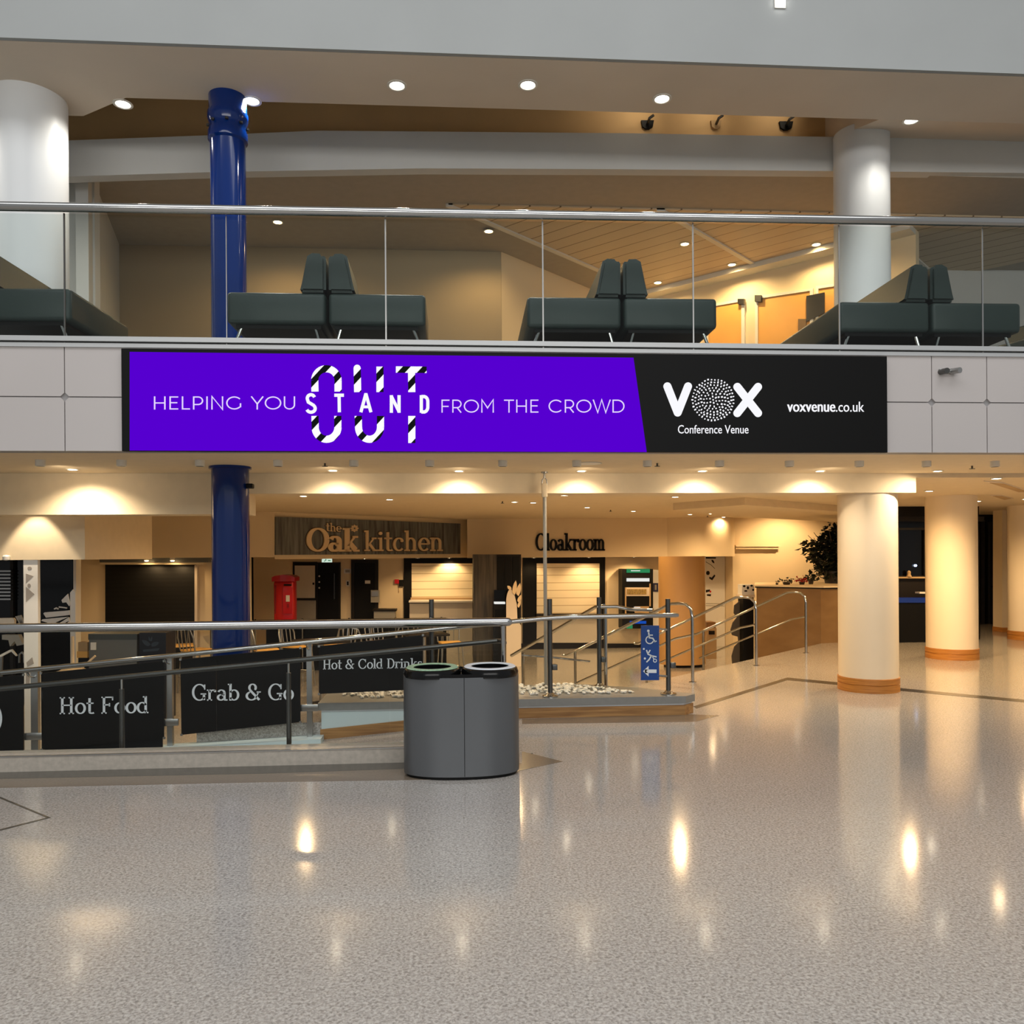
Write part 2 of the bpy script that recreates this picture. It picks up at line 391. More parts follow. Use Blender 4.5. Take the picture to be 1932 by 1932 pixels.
def thin_glyph(ch, w):
    """light geometric capitals, cap height 1"""
    P = []; e = w / 2
    def st(*p): P.extend(ribbon(list(p), w))
    def ar(*a, n=20): P.extend(ribbon(arcp(*a, n=n), w))
    if ch == 'H': st((.1, 0), (.1, 1)); st((.76, 0), (.76, 1)); st((.1, .5), (.76, .5)); a = .94
    elif ch == 'E': st((.1, 0), (.1, 1)); st((.1, e), (.62, e)); st((.1, 1 - e), (.62, 1 - e)); st((.1, .52), (.56, .52)); a = .74
    elif ch == 'F': st((.1, 0), (.1, 1)); st((.1, 1 - e), (.62, 1 - e)); st((.1, .48), (.56, .48)); a = .70
    elif ch == 'L': st((.1, 0), (.1, 1)); st((.1, e), (.58, e)); a = .66
    elif ch in 'PR':
        st((.1, 0), (.1, 1)); st((.1, 1 - e), (.38, 1 - e)); st((.1, .38), (.38, .38)); ar(.38, .69 - e / 2, .29, .31 - e / 2, -90, 90)
        if ch == 'R': st((.40, .38), (.68, 0))
        a = .80
    elif ch == 'I': st((.1, 0), (.1, 1)); a = .26
    elif ch == 'N': st((.1, 0), (.1, 1), (.78, 0), (.78, 1)); a = .94
    elif ch == 'M': st((.1, 0), (.1, 1), (.5, .36), (.9, 1), (.9, 0)); a = 1.06
    elif ch == 'O': ar(.54, .5, .49, .5 - e, 0, 360, n=36); a = 1.12
    elif ch in 'GC':
        ar(.54, .5, .48, .5 - e, 42, 318, n=32)
        if ch == 'G': st((.94, .17), (.94, .47))
        a = 1.04
    elif ch == 'Y': st((.02, 1), (.40, .42), (.78, 1)); st((.40, .42), (.40, 0)); a = .82
    elif ch == 'U': st((.1, 1), (.1, .36)); st((.74, 1), (.74, .36)); ar(.42, .36, .32, .36 - e, 180, 360); a = .92
    elif ch == 'T': st((.02, 1 - e), (.72, 1 - e)); st((.37, 0), (.37, 1)); a = .76
    elif ch == 'W': st((.02, 1), (.34, 0), (.62, 1), (.90, 0), (1.22, 1)); a = 1.26
    elif ch == 'D': st((.1, 0), (.1, 1)); st((.1, 1 - e), (.4, 1 - e)); st((.1, e), (.4, e)); ar(.40, .5, .46, .5 - e, -90, 90); a = 1.0
    else: a = .46
    return P, a
def lay(text, glyph, *w, gap=.0):
    out = []; x = 0
    for ch in text:
        P, a = glyph(ch, *w)
        if P: out.append([[(q[0] + x, q[1]) for q in p] for p in P])
        x += a + gap
    return out
def fit(polys, x0, y0, x1, y1, dy=0.):
    """fit the bounding box of polygons into a pixel rectangle (y down); dy: rise of the baseline over the width"""
    flat = [p for g in polys for p in g]
    xs = [q[0] for p in flat for q in p]; ys = [q[1] for p in flat for q in p]
    a, b, c, d = min(xs), max(xs), min(ys), max(ys)
    return [[[(x0 + (q[0] - a) / (b - a) * (x1 - x0), y1 - (q[1] - c) / (d - c) * (y1 - y0) - dy * (q[0] - a) / (b - a)) for q in p] for p in g] for g in polys]
def font_polys(s):
    c = bpy.data.curves.new('txt', 'FONT'); c.body = s; c.size = 1; c.resolution_u = 3
    o = bpy.data.objects.new('txt', c); COL.objects.link(o)
    dg = bpy.context.evaluated_depsgraph_get(); me = bpy.data.meshes.new_from_object(o.evaluated_get(dg))
    par = list(range(len(me.vertices)))
    def root(i):
        while par[i] != i: i = par[i]
        return i
    for p in me.polygons:
        for i in p.vertices: par[root(i)] = root(p.vertices[0])
    groups = {}
    for p in me.polygons: groups.setdefault(root(p.vertices[0]), []).append([(me.vertices[i].co.x, me.vertices[i].co.y) for i in p.vertices])
    out = list(groups.values())
    bpy.data.objects.remove(o); bpy.data.curves.remove(c); bpy.data.meshes.remove(me)
    return out
def letters(name, polys, f, m, parent, d0=.0, d1=.004):
    """polys: a list of polygons (one mesh) or a list of letters, each a list of polygons (one part per letter)"""
    for g in (polys if isinstance(polys[0][0], list) else [polys]):
        b = MB()
        for p in g: b.px(p, f, d0, d1)
        mk(name, b, m, parent, smooth=False)

# ------------------------------------------------------------------ structure: floors, stairs, walls, ceilings
LOW = -.65
VF = 7.04                                    # the balcony front
N0 = (1.25, 9.37); NE = (6.83, 14.95)        # stair nosing, 45 degrees
main = [(-12, -8), (14, -8), (14, 22), (8.4, 22), (8.4, 15.5), (7.4, 15.5), NE, N0, (-2.6, 9.37), (-2.6, 8.46), (.65, 8.46), (.65, 6.92), (-12, 6.92)]
struct('floor', MB().prism(main, -.66, 0), M_floor)
struct('floor_lower', MB().box(-12, 9, 6.92, 24, LOW - .1, LOW), M_floor)
ramp_z = lambda x, y: min(0., max(LOW, .086 * (x - .65)))
b = MB()
for x0, x1 in ((-12, -6.9), (-6.9, .65)):
    b.prism([(x0, 6.95), (x1, 6.95), (x1, 8.44), (x0, 8.44)], LOW - .05, lambda x, y: ramp_z(x, y) + .0)
struct('floor_ramp', b, M_floor)
s2 = math.sqrt(.5)
def st_pt(a, bb): return (N0[0] + s2 * a - s2 * bb, N0[1] + s2 * a + s2 * bb)   # along the nosing, down the flight
LEN = math.dist(N0, NE)
b = MB()
for i in range(3):
    b.prism([st_pt(.3, .02 + .36 * i), st_pt(LEN - .05, .02 + .36 * i), st_pt(LEN - .05, .38 + .36 * i), st_pt(.3, .38 + .36 * i)], LOW, -.1625 * (i + 1))
struct('floor_stairs', b, M_floor)

# inlaid lines of the polished floor
def inlay(name, pts, m, h=.002):
    b = MB(); b.prism([tuple(hz(x, y, 0)[:2]) for x, y in pts], -.02, h); struct(name, b, m)
inlay('floor_inlay_strip', [(1308, 1333), (1485, 1278.5), (2100, 1336), (2100, 1341), (1485, 1283.5), (1314, 1337)], M_dark_inlay)
inlay('floor_inlay_edge', [(-60, 1470), (500, 1459), (985, 1440), (985, 1418), (1062, 1437), (905, 1470), (500, 1476), (-60, 1488)], M_brown_inlay, .002)
inlay('floor_inlay_band', [(-60, 1457), (500, 1445), (900, 1434), (905, 1446), (500, 1460), (-60, 1471)], M_dark_inlay, .003)
inlay('floor_inlay_point', [(985, 1357), (1300, 1348), (1357, 1350), (1312, 1362), (985, 1366)], M_brown_inlay)
inlay('floor_inlay_line', [(-60, 1479), (96, 1543), (-60, 1583), (-60, 1580), (88, 1543), (-60, 1482)], M_dark_inlay)

# stone kerb under the front balustrade
b = MB().box(-12, -.32, 6.72, 6.95, 0, .12); struct('trim_kerb', b, M_stone)
b = MB().box(-12, -.32, 6.715, 6.735, .12, .128); struct('trim_kerb_edge', b, M_brush)

# balcony: fascia panels, ledges, slab
b = MB(); b.box(-12, 14, VF + .02, VF + .14, 2.57, 3.45); struct('wall_fascia', b, M_joint)
joints = [-40, 122, 1758, 1862, 2020]
js = [-12] + [hv(x, 750, VF).x for x in joints] + [14]
b = MB()
for i in range(len(js) - 1):
    x0, x1 = js[i] + .004, js[i + 1] - .004
    for z0, z1 in ((2.57, 3.012), (3.022, 3.43)):
        c = .03
        poly = [(x0, z0), (x1, z0), (x1, z1 - c if z0 < 3 else z1), (x1 - c, z1) if z0 < 3 else (x1, z1), (x0 + c, z1) if z0 < 3 else (x0, z1), (x0, z1 - c if z0 < 3 else z1)]
        if z0 > 3: poly = [(x0 + c, z0), (x1 - c, z0), (x1, z0 + c), (x1, z1), (x0, z1), (x0, z0 + c)]
        b.vprism(poly, VF, VF + .03)
struct('wall_fascia_panels', b, M_panel)
b = MB(); b.box(-12, 14, VF - .03, VF + .30, 3.475, 3.515); struct('trim_ledge_top', b, M_ledge)
b = MB(); b.box(-12, 14, VF - .015, VF + .12, 3.428, 3.462); struct('trim_ledge_lower', b, M_ledge)
b = MB(); b.box(-12, 14, VF + .10, 20, 3.36, 3.50); struct('floor_upper', b, mat('upper_carpet', (108, 104, 98), .9))
b = MB(); b.box(-12, 14, VF + .02, 9.5, 2.63, 2.72); struct('ceiling_soffit', b, M_ceil)
b = MB(); b.box(-12, hv(466, 900, 9.45).x, 9.45, 9.85, 2.17, 2.70); struct('ceiling_beam_low', b, M_ceil)
b = MB(); b.box(hv(466, 900, 9.45).x, hv(1728, 900, 9.45).x, 9.45, 9.85, 2.40, 2.70); struct('ceiling_beam', b, M_ceil)
b = MB(); b.box(-12, hv(1728, 900, 9.45).x, 9.8, 24, 2.58, 2.68); b.box(hv(1728, 900, 9.45).x, 14, 9.45, 24, 2.58, 2.68); struct('ceiling_lower', b, M_ceil)
b = MB(); b.prism([tuple(hz(x, y, 2.5)[:2]) for x, y in ((1405, 948), (1590, 962), (1640, 985), (1400, 972), (1270, 958))], 2.46, 2.60); struct('ceiling_drop', b, M_ceil)

# left block of bulkhead, close behind the beam
x1 = hv(160, 1010, 10.4).x
b = MB(); b.prism([(-12, 10.4), (x1, 10.4), (x1 + .05, 12.5), (-12, 12.5)], EYE, 2.62); struct('wall_bulkhead_near', b, M_ceil)
# food-court bulkhead, then the diagonal one that carries the kitchen board, then the cloakroom one
VA, UA, VB, UB = 16.46, -3.53, 20.1, .11
b = MB(); b.box(-12, UA, VA, VA + .5, EYE + .02, 2.6); struct('wall_bulkhead_shops', b, M_cream)
b = MB(); b.prism([(UA, VA), (UB + .2, VB + .2), (UB + .2, VB + .6), (UA, VA + .4)], EYE - .02, 2.6); struct('wall_bulkhead_kitchen', b, M_cream)
xr = hv(1262, 1020, 19.6).x; xe = hv(1390, 1020, 19.6).x
b = MB(); b.prism([(UB + .2, 19.75), (xr, 19.75)] + [(xr + .1 + (xe - xr - .1) * i / 10, 19.75 - .55 * math.sin(math.pi * i / 10) ** .7) for i in range(1, 10)] + [(xe, 19.75), (xe, 20.4), (UB + .2, 20.4)], EYE - .03, 2.6)
struct('wall_bulkhead_cloakroom', b, M_cream)
# walls
b = MB(); b.box(-12, -4.1, 16.9, 17.1, LOW, 2.6); struct('wall_shops', b, M_cream)
b = MB(); b.prism([(-4.1, 16.95), (-4.1, 17.1), (-4.95, 20.6), (-5.1, 20.6), (-4.3, 17)], LOW, 2.6); struct('wall_return', b, M_cream)
b = MB(); b.box(-5.0, 8.4, 20.5, 20.7, LOW, 2.6); struct('wall_kitchen', b, M_cream)
b = MB(); b.box(xe, 11.5, 19.9, 20.45, LOW, 2.6); struct('wall_lounge', b, M_cream)
b = MB(); b.box(-12.1, -12, 6.95, 24, LOW, 2.6); struct('wall_left', b, M_cream)
b = MB(); b.box(13.9, 14, 6.95, 22, 0, 2.6); struct('wall_right', b, M_cream)
b = MB(); b.box(11.4, 14, 21.9, 22, 0, 2.6); struct('wall_back', b, M_cream)
f = vplane(20.48); b = MB().pxr(980, 1214, 1245, 1232, f, 0, .03); struct('baseboard_cloakroom', b, M_darkframe)

# polished stone wall beside the stairs, with its planter top
WP = [(NE[0] + .02, NE[1] + .02), (NE[0] - .88, NE[1] + .92)]
b = MB(); b.prism([WP[0], (8.35, 15.3), (8.35, 17.3), (6.5, 17.3), (WP[1][0], WP[1][1])], LOW, 1.03); struct('wall_planter', b, M_planterwall)
b = MB(); b.prism([(WP[0][0] + .03, WP[0][1] - .05), (8.38, 15.24), (8.38, 17.33), (6.47, 17.33), (WP[1][0] - .05, WP[1][1])], 1.045, 1.07); struct('trim_planter_cap', b, M_cream)
b = MB(); b.prism([(WP[0][0] + .02, WP[0][1] - .03), (8.37, 15.26), (8.37, 17.32), (6.48, 17.32), (WP[1][0] - .03, WP[1][1])], 1.02, 1.046); struct('trim_planter_edge', b, M_darkframe)

# ---------------- upper storey
fz = lambda h, pts: [tuple(hz(x, y, h)[:2]) for x, y in pts]
b = MB(); b.box(-12, 14, 7.90, 7.945, 6.5, 11); struct('wall_atrium', b, mat('atrium_plaster', (158, 161, 160), .8, noise=.04, nscale=.9))
b = MB(); b.prism([(-12, 7.95), (14, 7.95), (14, 8.78), (-3.4, 8.86), (-4.0, 9.25), (-12, 9.25)], 6.5, 6.62); struct('ceiling_cove', b, M_tan)
uE = hv(1610, 240, 9.6).x
b = MB(); b.prism([(uE, 8.7), (14, 8.7), (14, 10.35), (uE, 10.35)], lambda x, y: 6.5 + .45 * (y - 8.7) / 1.4, 7.6); struct('ceiling_cove_end', b, M_tan)
b = MB(); b.box(-12, 14, 10.35, 10.55, 6.72, 7.7); struct('wall_recess', b, mat('recess_plaster', (206, 172, 122), .8, noise=.1, nscale=1.1))
b = MB(); b.box(-12, uE, 8.2, 10.4, 7.6, 7.7); struct('ceiling_recess', b, M_brown)
Dbot = [(-12, 5.95), (-6, 6.08), (-4.25, 6.19), (-2.85, 6.27), (-.34, 6.38), (2, 6.43), (4.28, 6.47), (7.3, 6.52), (14, 6.56)]
Dtop = [(14, 7.0), (7.3, 6.95), (4.28, 6.9), (2.27, 6.88), (-1.6, 6.80), (-2.84, 6.71), (-6, 6.5), (-12, 6.2)]
b = MB(); b.vprism(Dbot + Dtop, 10.0, 10.16); struct('wall_band', b, M_cool)
b = MB(); b.box(-12, 14, 10.1, 22, 6.5, 6.6); struct('ceiling_upper', b, M_upceil)
ZC = 6.5
C1 = hz(930, 420, ZC); C2 = hz(1130, 507, ZC); dvec = (C2 - C1).normalized(); C0 = C1 - dvec * .9; C3 = C1 + dvec * 7
sx = Vector((1, -1, 0)).normalized()
def clipv(pts, vmin):
    out = []
    for i, p in enumerate(pts):
        q = pts[(i + 1) % len(pts)]
        if p[1] >= vmin: out.append((p[0], p[1]))
        if (p[1] >= vmin) != (q[1] >= vmin):
            k = (vmin - p[1]) / (q[1] - p[1]); out.append((p[0] + (q[0] - p[0]) * k, vmin))
    return out
b = MB(); b.prism(clipv([tuple(p[:2]) for p in (C0, C3, C3 + sx * 6.2, C0 + sx * 6.2)], 11.25), ZC - .02, ZC + .01); struct('ceiling_planks', b, M_plank)
b = MB()
for k in (0, 2.05, 4.1):
    a0, a1 = C0 + sx * k, C3 + sx * k
    n = Vector((s2, -s2, 0)) * .04
    b.prism(clipv([tuple(p[:2]) for p in (a0 - n, a1 - n, a1 + n, a0 + n)], 11.25), ZC - .045, ZC)
struct('ceiling_planks_rails', b, M_trim)
cw = hz(945, 475, ZC); e1 = hz(1280, 541, ZC); e2 = hz(1570, 476, ZC)
kk = ((e1 - cw).x - (e1 - cw).y) / 2
cor = Vector((cw.x + ((e1.x + e1.y) - (cw.x + cw.y)) / 2, cw.y + ((e1.x + e1.y) - (cw.x + cw.y)) / 2, ZC))
def upwall(name, pts, m, t=.12):
    b = MB(); n = len(pts); b.prism(pts + [(x + t, y + t) for x, y in reversed(pts)], 3.5, ZC + .02); struct(name, b, m)
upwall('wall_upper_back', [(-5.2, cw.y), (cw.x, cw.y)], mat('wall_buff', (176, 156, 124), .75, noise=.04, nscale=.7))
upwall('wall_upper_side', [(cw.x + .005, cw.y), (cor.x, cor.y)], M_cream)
dd = Vector((s2, -s2, 0))
DW0, DW1 = cor, cor + dd * 5.2
upwall('wall_upper_doors', [(DW0.x, DW0.y), (DW1.x, DW1.y)], M_cream)
lw0, lw1 = hv(166, 330, 10.4), Vector((-5.1, cw.y, 0))
b = MB(); b.prism([(lw0.x, 10.4), (lw1.x, lw1.y), (lw1.x - .15, lw1.y), (lw0.x - .15, 10.4)], 3.5, 6.5); struct('wall_upper_left', b, M_cool)
b = MB(); b.box(-12, lw0.x - .05, 10.7, 10.85, 3.5, 6.5); struct('wall_upper_far_left', b, M_cool)
b = MB(); b.box(DW1.x - .4, 14, 13.4, 13.55, 3.5, 6.5); struct('wall_upper_right', b, M_cool)
# strip where ceiling and door wall meet
b = MB(); nrm = Vector((-s2, -s2, 0))
b.prism([tuple(p[:2]) for p in (DW0, DW1, DW1 + nrm * .30, DW0 + nrm * .30)], ZC - .10, ZC - .02); struct('cornice_upper', b, M_trim)
fD = wall_at(DW0, nrm)
def updoor(i, x0, x1, yt0, yt1):
    b = MB().px([(x0, 660), (x0, yt0), (x1, yt1), (x1, 660)], fD, 0, .03); d = struct('door_%d' % i, b, M_door)
    b = MB().px([(x0 - 5, 660), (x0 - 5, yt0 - 5), (x1 + 6, yt1 - 5), (x1 + 6, 660), (x1, 660), (x1, yt1), (x0, yt0), (x0, 660)], fD, 0, .05); mk('door_frame', b, M_trim, d)
    return d
d = updoor(1, 1338, 1401, 581, 570)
b = MB().pxr(1396, 566, 1408, 576, fD, .03, .09); mk('door_closer', b, M_darksteel, d)
d = updoor(2, 1432, 1530, 565, 550)
b = MB().pxr(1428, 559, 1440, 571, fD, .03, .09); mk('door_closer', b, M_darksteel, d)
d = updoor(3, 1546, 1600, 546, 538)
b = MB().px([(1524, 560), (1558, 553), (1558, 592), (1524, 608)], fD, .04, .06)
solo('notice_panel', b, M_darksteel, 'dark glossy notice panel on the orange door wall of the upper lobby', 'panel')
b = MB().pxr(1508, 603, 1523, 640, fD, .03, .05); solo('wall_notice', b, mat('notice_brown', (120, 96, 66), .6), 'small brown framed notice low on the orange wooden door upstairs', 'notice')
# dark fixtures on the recess wall
f = vplane(10.35)
BRK = []
for i, (x, y, w) in enumerate(((1221, 236, 12), (1350, 236, 10), (1482, 238, 13))):
    t = WB = thing('wall_bracket', ['dark metal bracket on the tan recess wall, first from the blue column', 'small brown bracket in the middle of the tan recess wall', 'dark crown-shaped bracket on the tan recess wall beside its end'][i], 'bracket', f(x, y, 0))
    b = MB().px([(x - w, y - 7), (x + w, y - 7), (x + w * .8, y + 5), (x + w * .3, y + 9), (x - w * .3, y + 9), (x - w * .8, y + 5)], f, 0, .03); mk('back_plate', b, M_black if i != 1 else M_brown, t)
    b = MB(); p = f(x, y, .03); b.tube([p, p + Vector((0, -.10, .02)), p + Vector((.05, -.12, .05))], .018, 8); mk('hook', b, M_darksteel, t)
    BRK.append(t)

# ------------------------------------------------------------------ columns
def column(name, u, v, r, z0, z1, m, label, base=True):
    t = thing(name, label, 'column', (u, v, z0))
    prof = [(r, .0), (r, z1 - z0)]
    mk('shaft', MB().lathe(prof, (u, v, z0), 48), m, t)
    if base:
        mk('base_ring', MB().lathe([(r + .012, 0), (r + .012, .085), (r + .004, .09), (r + .004, .094), (r + .012, .099), (r + .012, .165), (r + .002, .17)], (u, v, z0), 48), M_wood, t)
    return t
c1 = hz(1640, 1301, 0)
column('round_column', c1.x, c1.y + .02, .345, 0, 2.63, M_creamc, 'cream round column with wooden base ring nearest the stairs')
c2 = hz(1796, 1241, 0)
column('round_column', c2.x, c2.y, .375, 0, 2.58, M_creamc, 'cream round column with wooden base standing before the dark glass doors')
c3 = hz(1942, 1206, 0)
column('round_column', c3.x, c3.y, .36, 0, 2.58, M_creamc, 'cream round column at the picture edge beyond the dark doorway')
column('balcony_column', c1.x - .04, 9.82, .325, 3.5, 6.85, M_greycol, 'white round column on the balcony beside the grey wall', False)
p = hv(57, 400, 8.95)
column('balcony_column', p.x, 8.95, .36, 3.5, 6.5, M_greycol, 'broad white round column on the balcony beside the blue pipe column', False)
ub = -2.34; vb = 8.80
t = thing('blue_pipe_column', 'glossy dark blue steel pipe column rising through both storeys', 'column', (ub, vb, LOW))
mk('lower_pipe', MB().lathe([(.19, LOW), (.19, 2.60), (.215, 2.605), (.215, 2.63)], (ub, vb, 0), 40), M_blue, t)
mk('upper_pipe', MB().lathe([(.178, 3.5), (.178, 6.05)], (ub, vb, 0), 40), M_blue, t)
mk('cast_head', MB().lathe([(.178, 6.02), (.20, 6.04), (.20, 6.12), (.182, 6.16), (.19, 6.22), (.205, 6.26), (.205, 6.32), (.192, 6.34), (.192, 6.5)], (ub, vb, 0), 40), M_blue, t)
b = MB()
for a in range(8):
    an = a * math.pi / 4 + .2; b.lathe([(.0, -.015), (.018, -.01), (.018, .01), (0, .015)], (ub + .195 * math.cos(an), vb + .195 * math.sin(an), 6.19), 8)
mk('bolt_ring', b, M_darksteel, t)
b = MB(); p = hv(471, 918, vb - .05); b.rbox(p.x - .03, p.x + .04, p.y - .04, p.y + .04, p.z - .02, p.z + .03, .01); b.box(p.x - .06, p.x, p.y - .015, p.y + .015, p.z + .0, p.z + .02)
solo('security_camera', b, M_black, 'small black camera clipped to the blue column below the soffit', 'camera')
# curved brown casing column by the cloakroom
uc = (hv(1243, 1150, 16.9).x + hv(1330, 1150, 16.9).x) / 2
rc = (hv(1330, 1150, 16.9).x - hv(1243, 1150, 16.9).x) / 2
t = thing('curved_screen', 'tall curved tan panel screen standing between vending machine and white poster wall', 'screen', (uc, 16.9, LOW))
b = MB(); pts = [(uc + rc * math.cos(R(180 + 180 * i / 24)), 16.9 + .35 * math.sin(R(180 + 180 * i / 24))) for i in range(25)]
b.prism(pts, LOW + .06, EYE - .02); mk('panel', b, mat('tan_laminate', (188, 146, 92), .35), t)
b = MB(); b.box(uc - rc * .8, uc + rc * .8, 16.7, 16.9, LOW, LOW + .06); mk('plinth', b, M_black, t)

# ------------------------------------------------------------------ LED sign on the fascia
f = vplane(VF - .045)
t = thing('led_sign', 'long LED sign with purple and black halves on the white balcony front', 'sign', (-2.73, VF - .05, 2.57))
mk('housing', MB().box(-2.735, 3.815, VF - .045, VF, 2.563, 3.412), M_led_black, t)
mk('purple_screen', MB().px([(245, 664), (1195, 675), (1220, 853), (245, 850)], f, 0, .004), M_led_purple, t, smooth=False)
P = fit(lay('HELPING YOU', thin_glyph, .085, gap=.06), 291, 746, 557, 775)
P += fit(lay('FROM THE CROWD', thin_glyph, .085, gap=.06), 833, 752, 1178, 781)
letters('slogan_letter', P, f, M_led_text, t, .004, .008)
# OUT in barrier stripes, cut by STAND
w = 13.5
A = ribbon(arcp(616, 718, 22, -22, 180, 0, 18), w) + ribbon([(594, 718), (594.5, 739)], w) + ribbon([(638, 718), (638, 739)], w)
A += ribbon([(594.5, 785), (595, 806)], w) + ribbon([(637.5, 785), (637.5, 806)], w) + ribbon(arcp(616.3, 806, 21.5, 23, 180, 0, 18), w)
B_ = ribbon([(674, 695), (675, 740)], w) + [disc(674, 695, 6.7, 6.7)] + ribbon([(717, 692), (717, 740)], w)
B_ += ribbon([(676, 785), (676.5, 806)], w) + ribbon([(718, 785), (718, 806)], w) + ribbon(arcp(697.3, 806, 20.7, 23, 180, 0, 18), w)
C_ = ribbon([(747, 697.5), (805, 698)], 12) + ribbon([(776.5, 703), (777, 740)], w) + ribbon([(777, 785), (777, 836)], w)
letters('striped_letter', [A, B_, C_], f, M_stripe, t, .004, .008)
w = 6
P = [ribbon(arcp(587, 752, 7, -7, 20, 210, 12) + [(582, 759), (592, 765)] + arcp(587, 771, 8, -7, 30, -160, 12), w)]
P += [ribbon([(631, 746), (649, 746)], w) + ribbon([(640, 745), (640.5, 778)], w)]
P += [ribbon([(681, 778), (690, 745), (691, 745), (700, 778)], w) + ribbon([(685, 768), (696, 768)], 5)]
P += [ribbon([(738.5, 779), (738.5, 746)], w) + ribbon([(753, 779), (753, 746)], w) + ribbon([(738, 747), (753.5, 778)], w)]
P += [ribbon([(795, 779), (795, 746)], w) + ribbon([(795, 748.5), (801, 748.5)] + arcp(800, 758, 7.2, -9.5, 60, 0, 6) + arcp(800, 768, 7.2, -9.5, 0, -60, 6) + [(801, 777.5), (795, 777.5)], w)]
letters('stand_letter', P, f, M_led_white, t, .005, .010)
def rod(p, q, w): return ribbon([p, q], w) + [disc(*p, w / 2, w / 2, 20), disc(*q, w / 2, w / 2, 20)]
letters('logo_letter', [rod((1259, 729), (1278.5, 778.5), 15) + rod((1298, 729), (1278.5, 778.5), 15), rod((1391, 730), (1430, 779.5), 15) + rod((1430, 730), (1391, 779.5), 15)], f, M_led_white, t, 0, .004)
P = []
rnd = random.Random(3)
for ring, (rr, cnt) in enumerate(((38.5, 38), (33.5, 33), (28.5, 27), (23, 22), (17.5, 16), (12, 10), (6, 6), (0, 1))):
    for k in range(cnt):
        a = 2 * math.pi * k / max(1, cnt) + ring * .41; r1 = rr + rnd.uniform(-.9, .9)
        cxp, cyp = 1345.5 + r1 * math.cos(a), 754.5 + r1 * math.sin(a)
        l = rnd.uniform(1.0, 1.9); wd = rnd.uniform(1.9, 3.0)
        P += ribbon([(cxp - l * math.cos(a), cyp - l * math.sin(a)), (cxp + l * math.cos(a), cyp + l * math.sin(a))], wd)
letters('dotted_globe_logo', P, f, M_led_white, t, .0, .004)
P = fit(font_polys('Conference Venue'), 1279, 802, 1412, 818)
P += fit(font_polys('voxvenue'), 1485, 763, 1575, 777) + fit(font_polys('voxvenue'), 1485.9, 763, 1575.9, 777) + fit(font_polys('.co.uk'), 1577, 758, 1630, 777)
letters('venue_letter', P, f, M_led_white, t, .0, .004)

# twin dome cameras on the fascia
t = thing('security_camera', 'small twin grey camera on the white fascia panel beside the LED sign', 'camera', hv(1790, 700, VF))
p = hv(1783, 701, VF - .02); mk('camera_body', MB().tube([p + Vector((-.03, .02, 0)), p + Vector((-.03, -.08, -.01))], .026, 10), M_darksteel, t)
p = hv(1795, 700, VF - .02); mk('camera_body', MB().tube([p + Vector((.0, .02, 0)), p + Vector((.03, -.08, -.01))], .026, 10), M_brush, t)
mk('bracket', MB().rbox(p.x - .11, p.x + .04, VF - .03, VF + .01, p.z - .02, p.z + .02, .006), M_brush, t)

# ------------------------------------------------------------------ balcony balustrade
t = thing('glass_balustrade', 'balcony balustrade of clear glass panes under a polished steel handrail', 'balustrade', (0, 7.0, 3.51))
zs = lambda x: 4.565 + .006 * (x + 4)
mk('handrail', MB().tube([(x, 7.0, zs(x)) for x in (-9, -4, 0, 4, 9)], .038, 20), M_chrome, t)
gx = [-8] + [hv(x, 540, 7.06).x for x in (-110, 123, 428, 728, 1024, 1307, 1582, 1852, 2080)] + [9]
gx = sorted(gx)
for i in range(len(gx) - 1):
    mk('glass_pane', MB().box(gx[i] + .004, gx[i + 1] - .004, 7.055, 7.067, 3.50, zs(gx[i]) - .03), M_glass2, t)
for i, x in enumerate(gx[1:-1]):
    mk('joint_strip', MB().box(x - (.006 if i != 2 else .003), x + (.006 if i != 2 else .003), 7.045, 7.055, 3.42, zs(x) - .03), M_brush if i != 1 else M_darksteel, t)

# ------------------------------------------------------------------ sofas on the balcony: one kind of seat, back to back in pairs
def make_sofa(label, L):
    t = thing('lounge_sofa', label, 'sofa', (0, 0, 3.5), 0, 'black back-to-back sofas on the balcony')
    # local: x across the seat from the back (0) to the front (.87), y along the bench away from the viewer
    mk('seat', MB().rbox(.012, .87, 0, L, .235, .515, .035, 3), M_leather, t, False)
    b = MB(); bm = bmesh.new()
    prof = [(.012, .525), (.245, .525), (.225, .60), (.175, .85), (.13, .875), (.04, .87), (.012, .83)]
    vs = [bm.verts.new((x, y, z)) for y in (.01, L - .01) for x, z in prof]; n = len(prof)
    bm.faces.new(vs[:n]); bm.faces.new(list(reversed(vs[n:])))
    for i in range(n): bm.faces.new((vs[i], vs[n + i], vs[n + (i + 1) % n], vs[(i + 1) % n]))
    bmesh.ops.recalc_face_normals(bm, faces=bm.faces[:]); bmesh.ops.bevel(bm, geom=[e for e in bm.edges if len(e.link_faces) == 2 and e.calc_face_angle(0) > .9], offset=.025, segments=2, affect='EDGES')
    b.bm(bm); mk('backrest', b, M_leather, t, False)
    mk('underframe', MB().box(.06, .80, .05, L - .05, .205, .236), M_black, t, False)
    for x0, x1 in ((.11, .05), (.76, .84)):
        for y in (.07, L - .07):
            mk('leg', MB().tube([(x0, y, .21), (x1, y, 0)], .015, 10), M_chrome, t, False)
    return t
VS = 7.36
def pair(px, v, L, rz, labels, src=None):
    p = hv(px, 600, v)
    out = []
    for side, lab in zip((1, -1), labels):
        if lab is None: continue
        o = copy_tree(SOFA[L], lab) if USED[L] else SOFA[L]; USED[L] = True; o['label'] = lab
        o.location = (p.x, v, 3.5)
        if side == 1: o.rotation_euler = (0, 0, rz)
        else:
            o.rotation_euler = (0, 0, rz + math.pi); o.location = (p.x - math.sin(rz) * L, v + math.cos(rz) * L, 3.5)
        out.append(o)
    return out
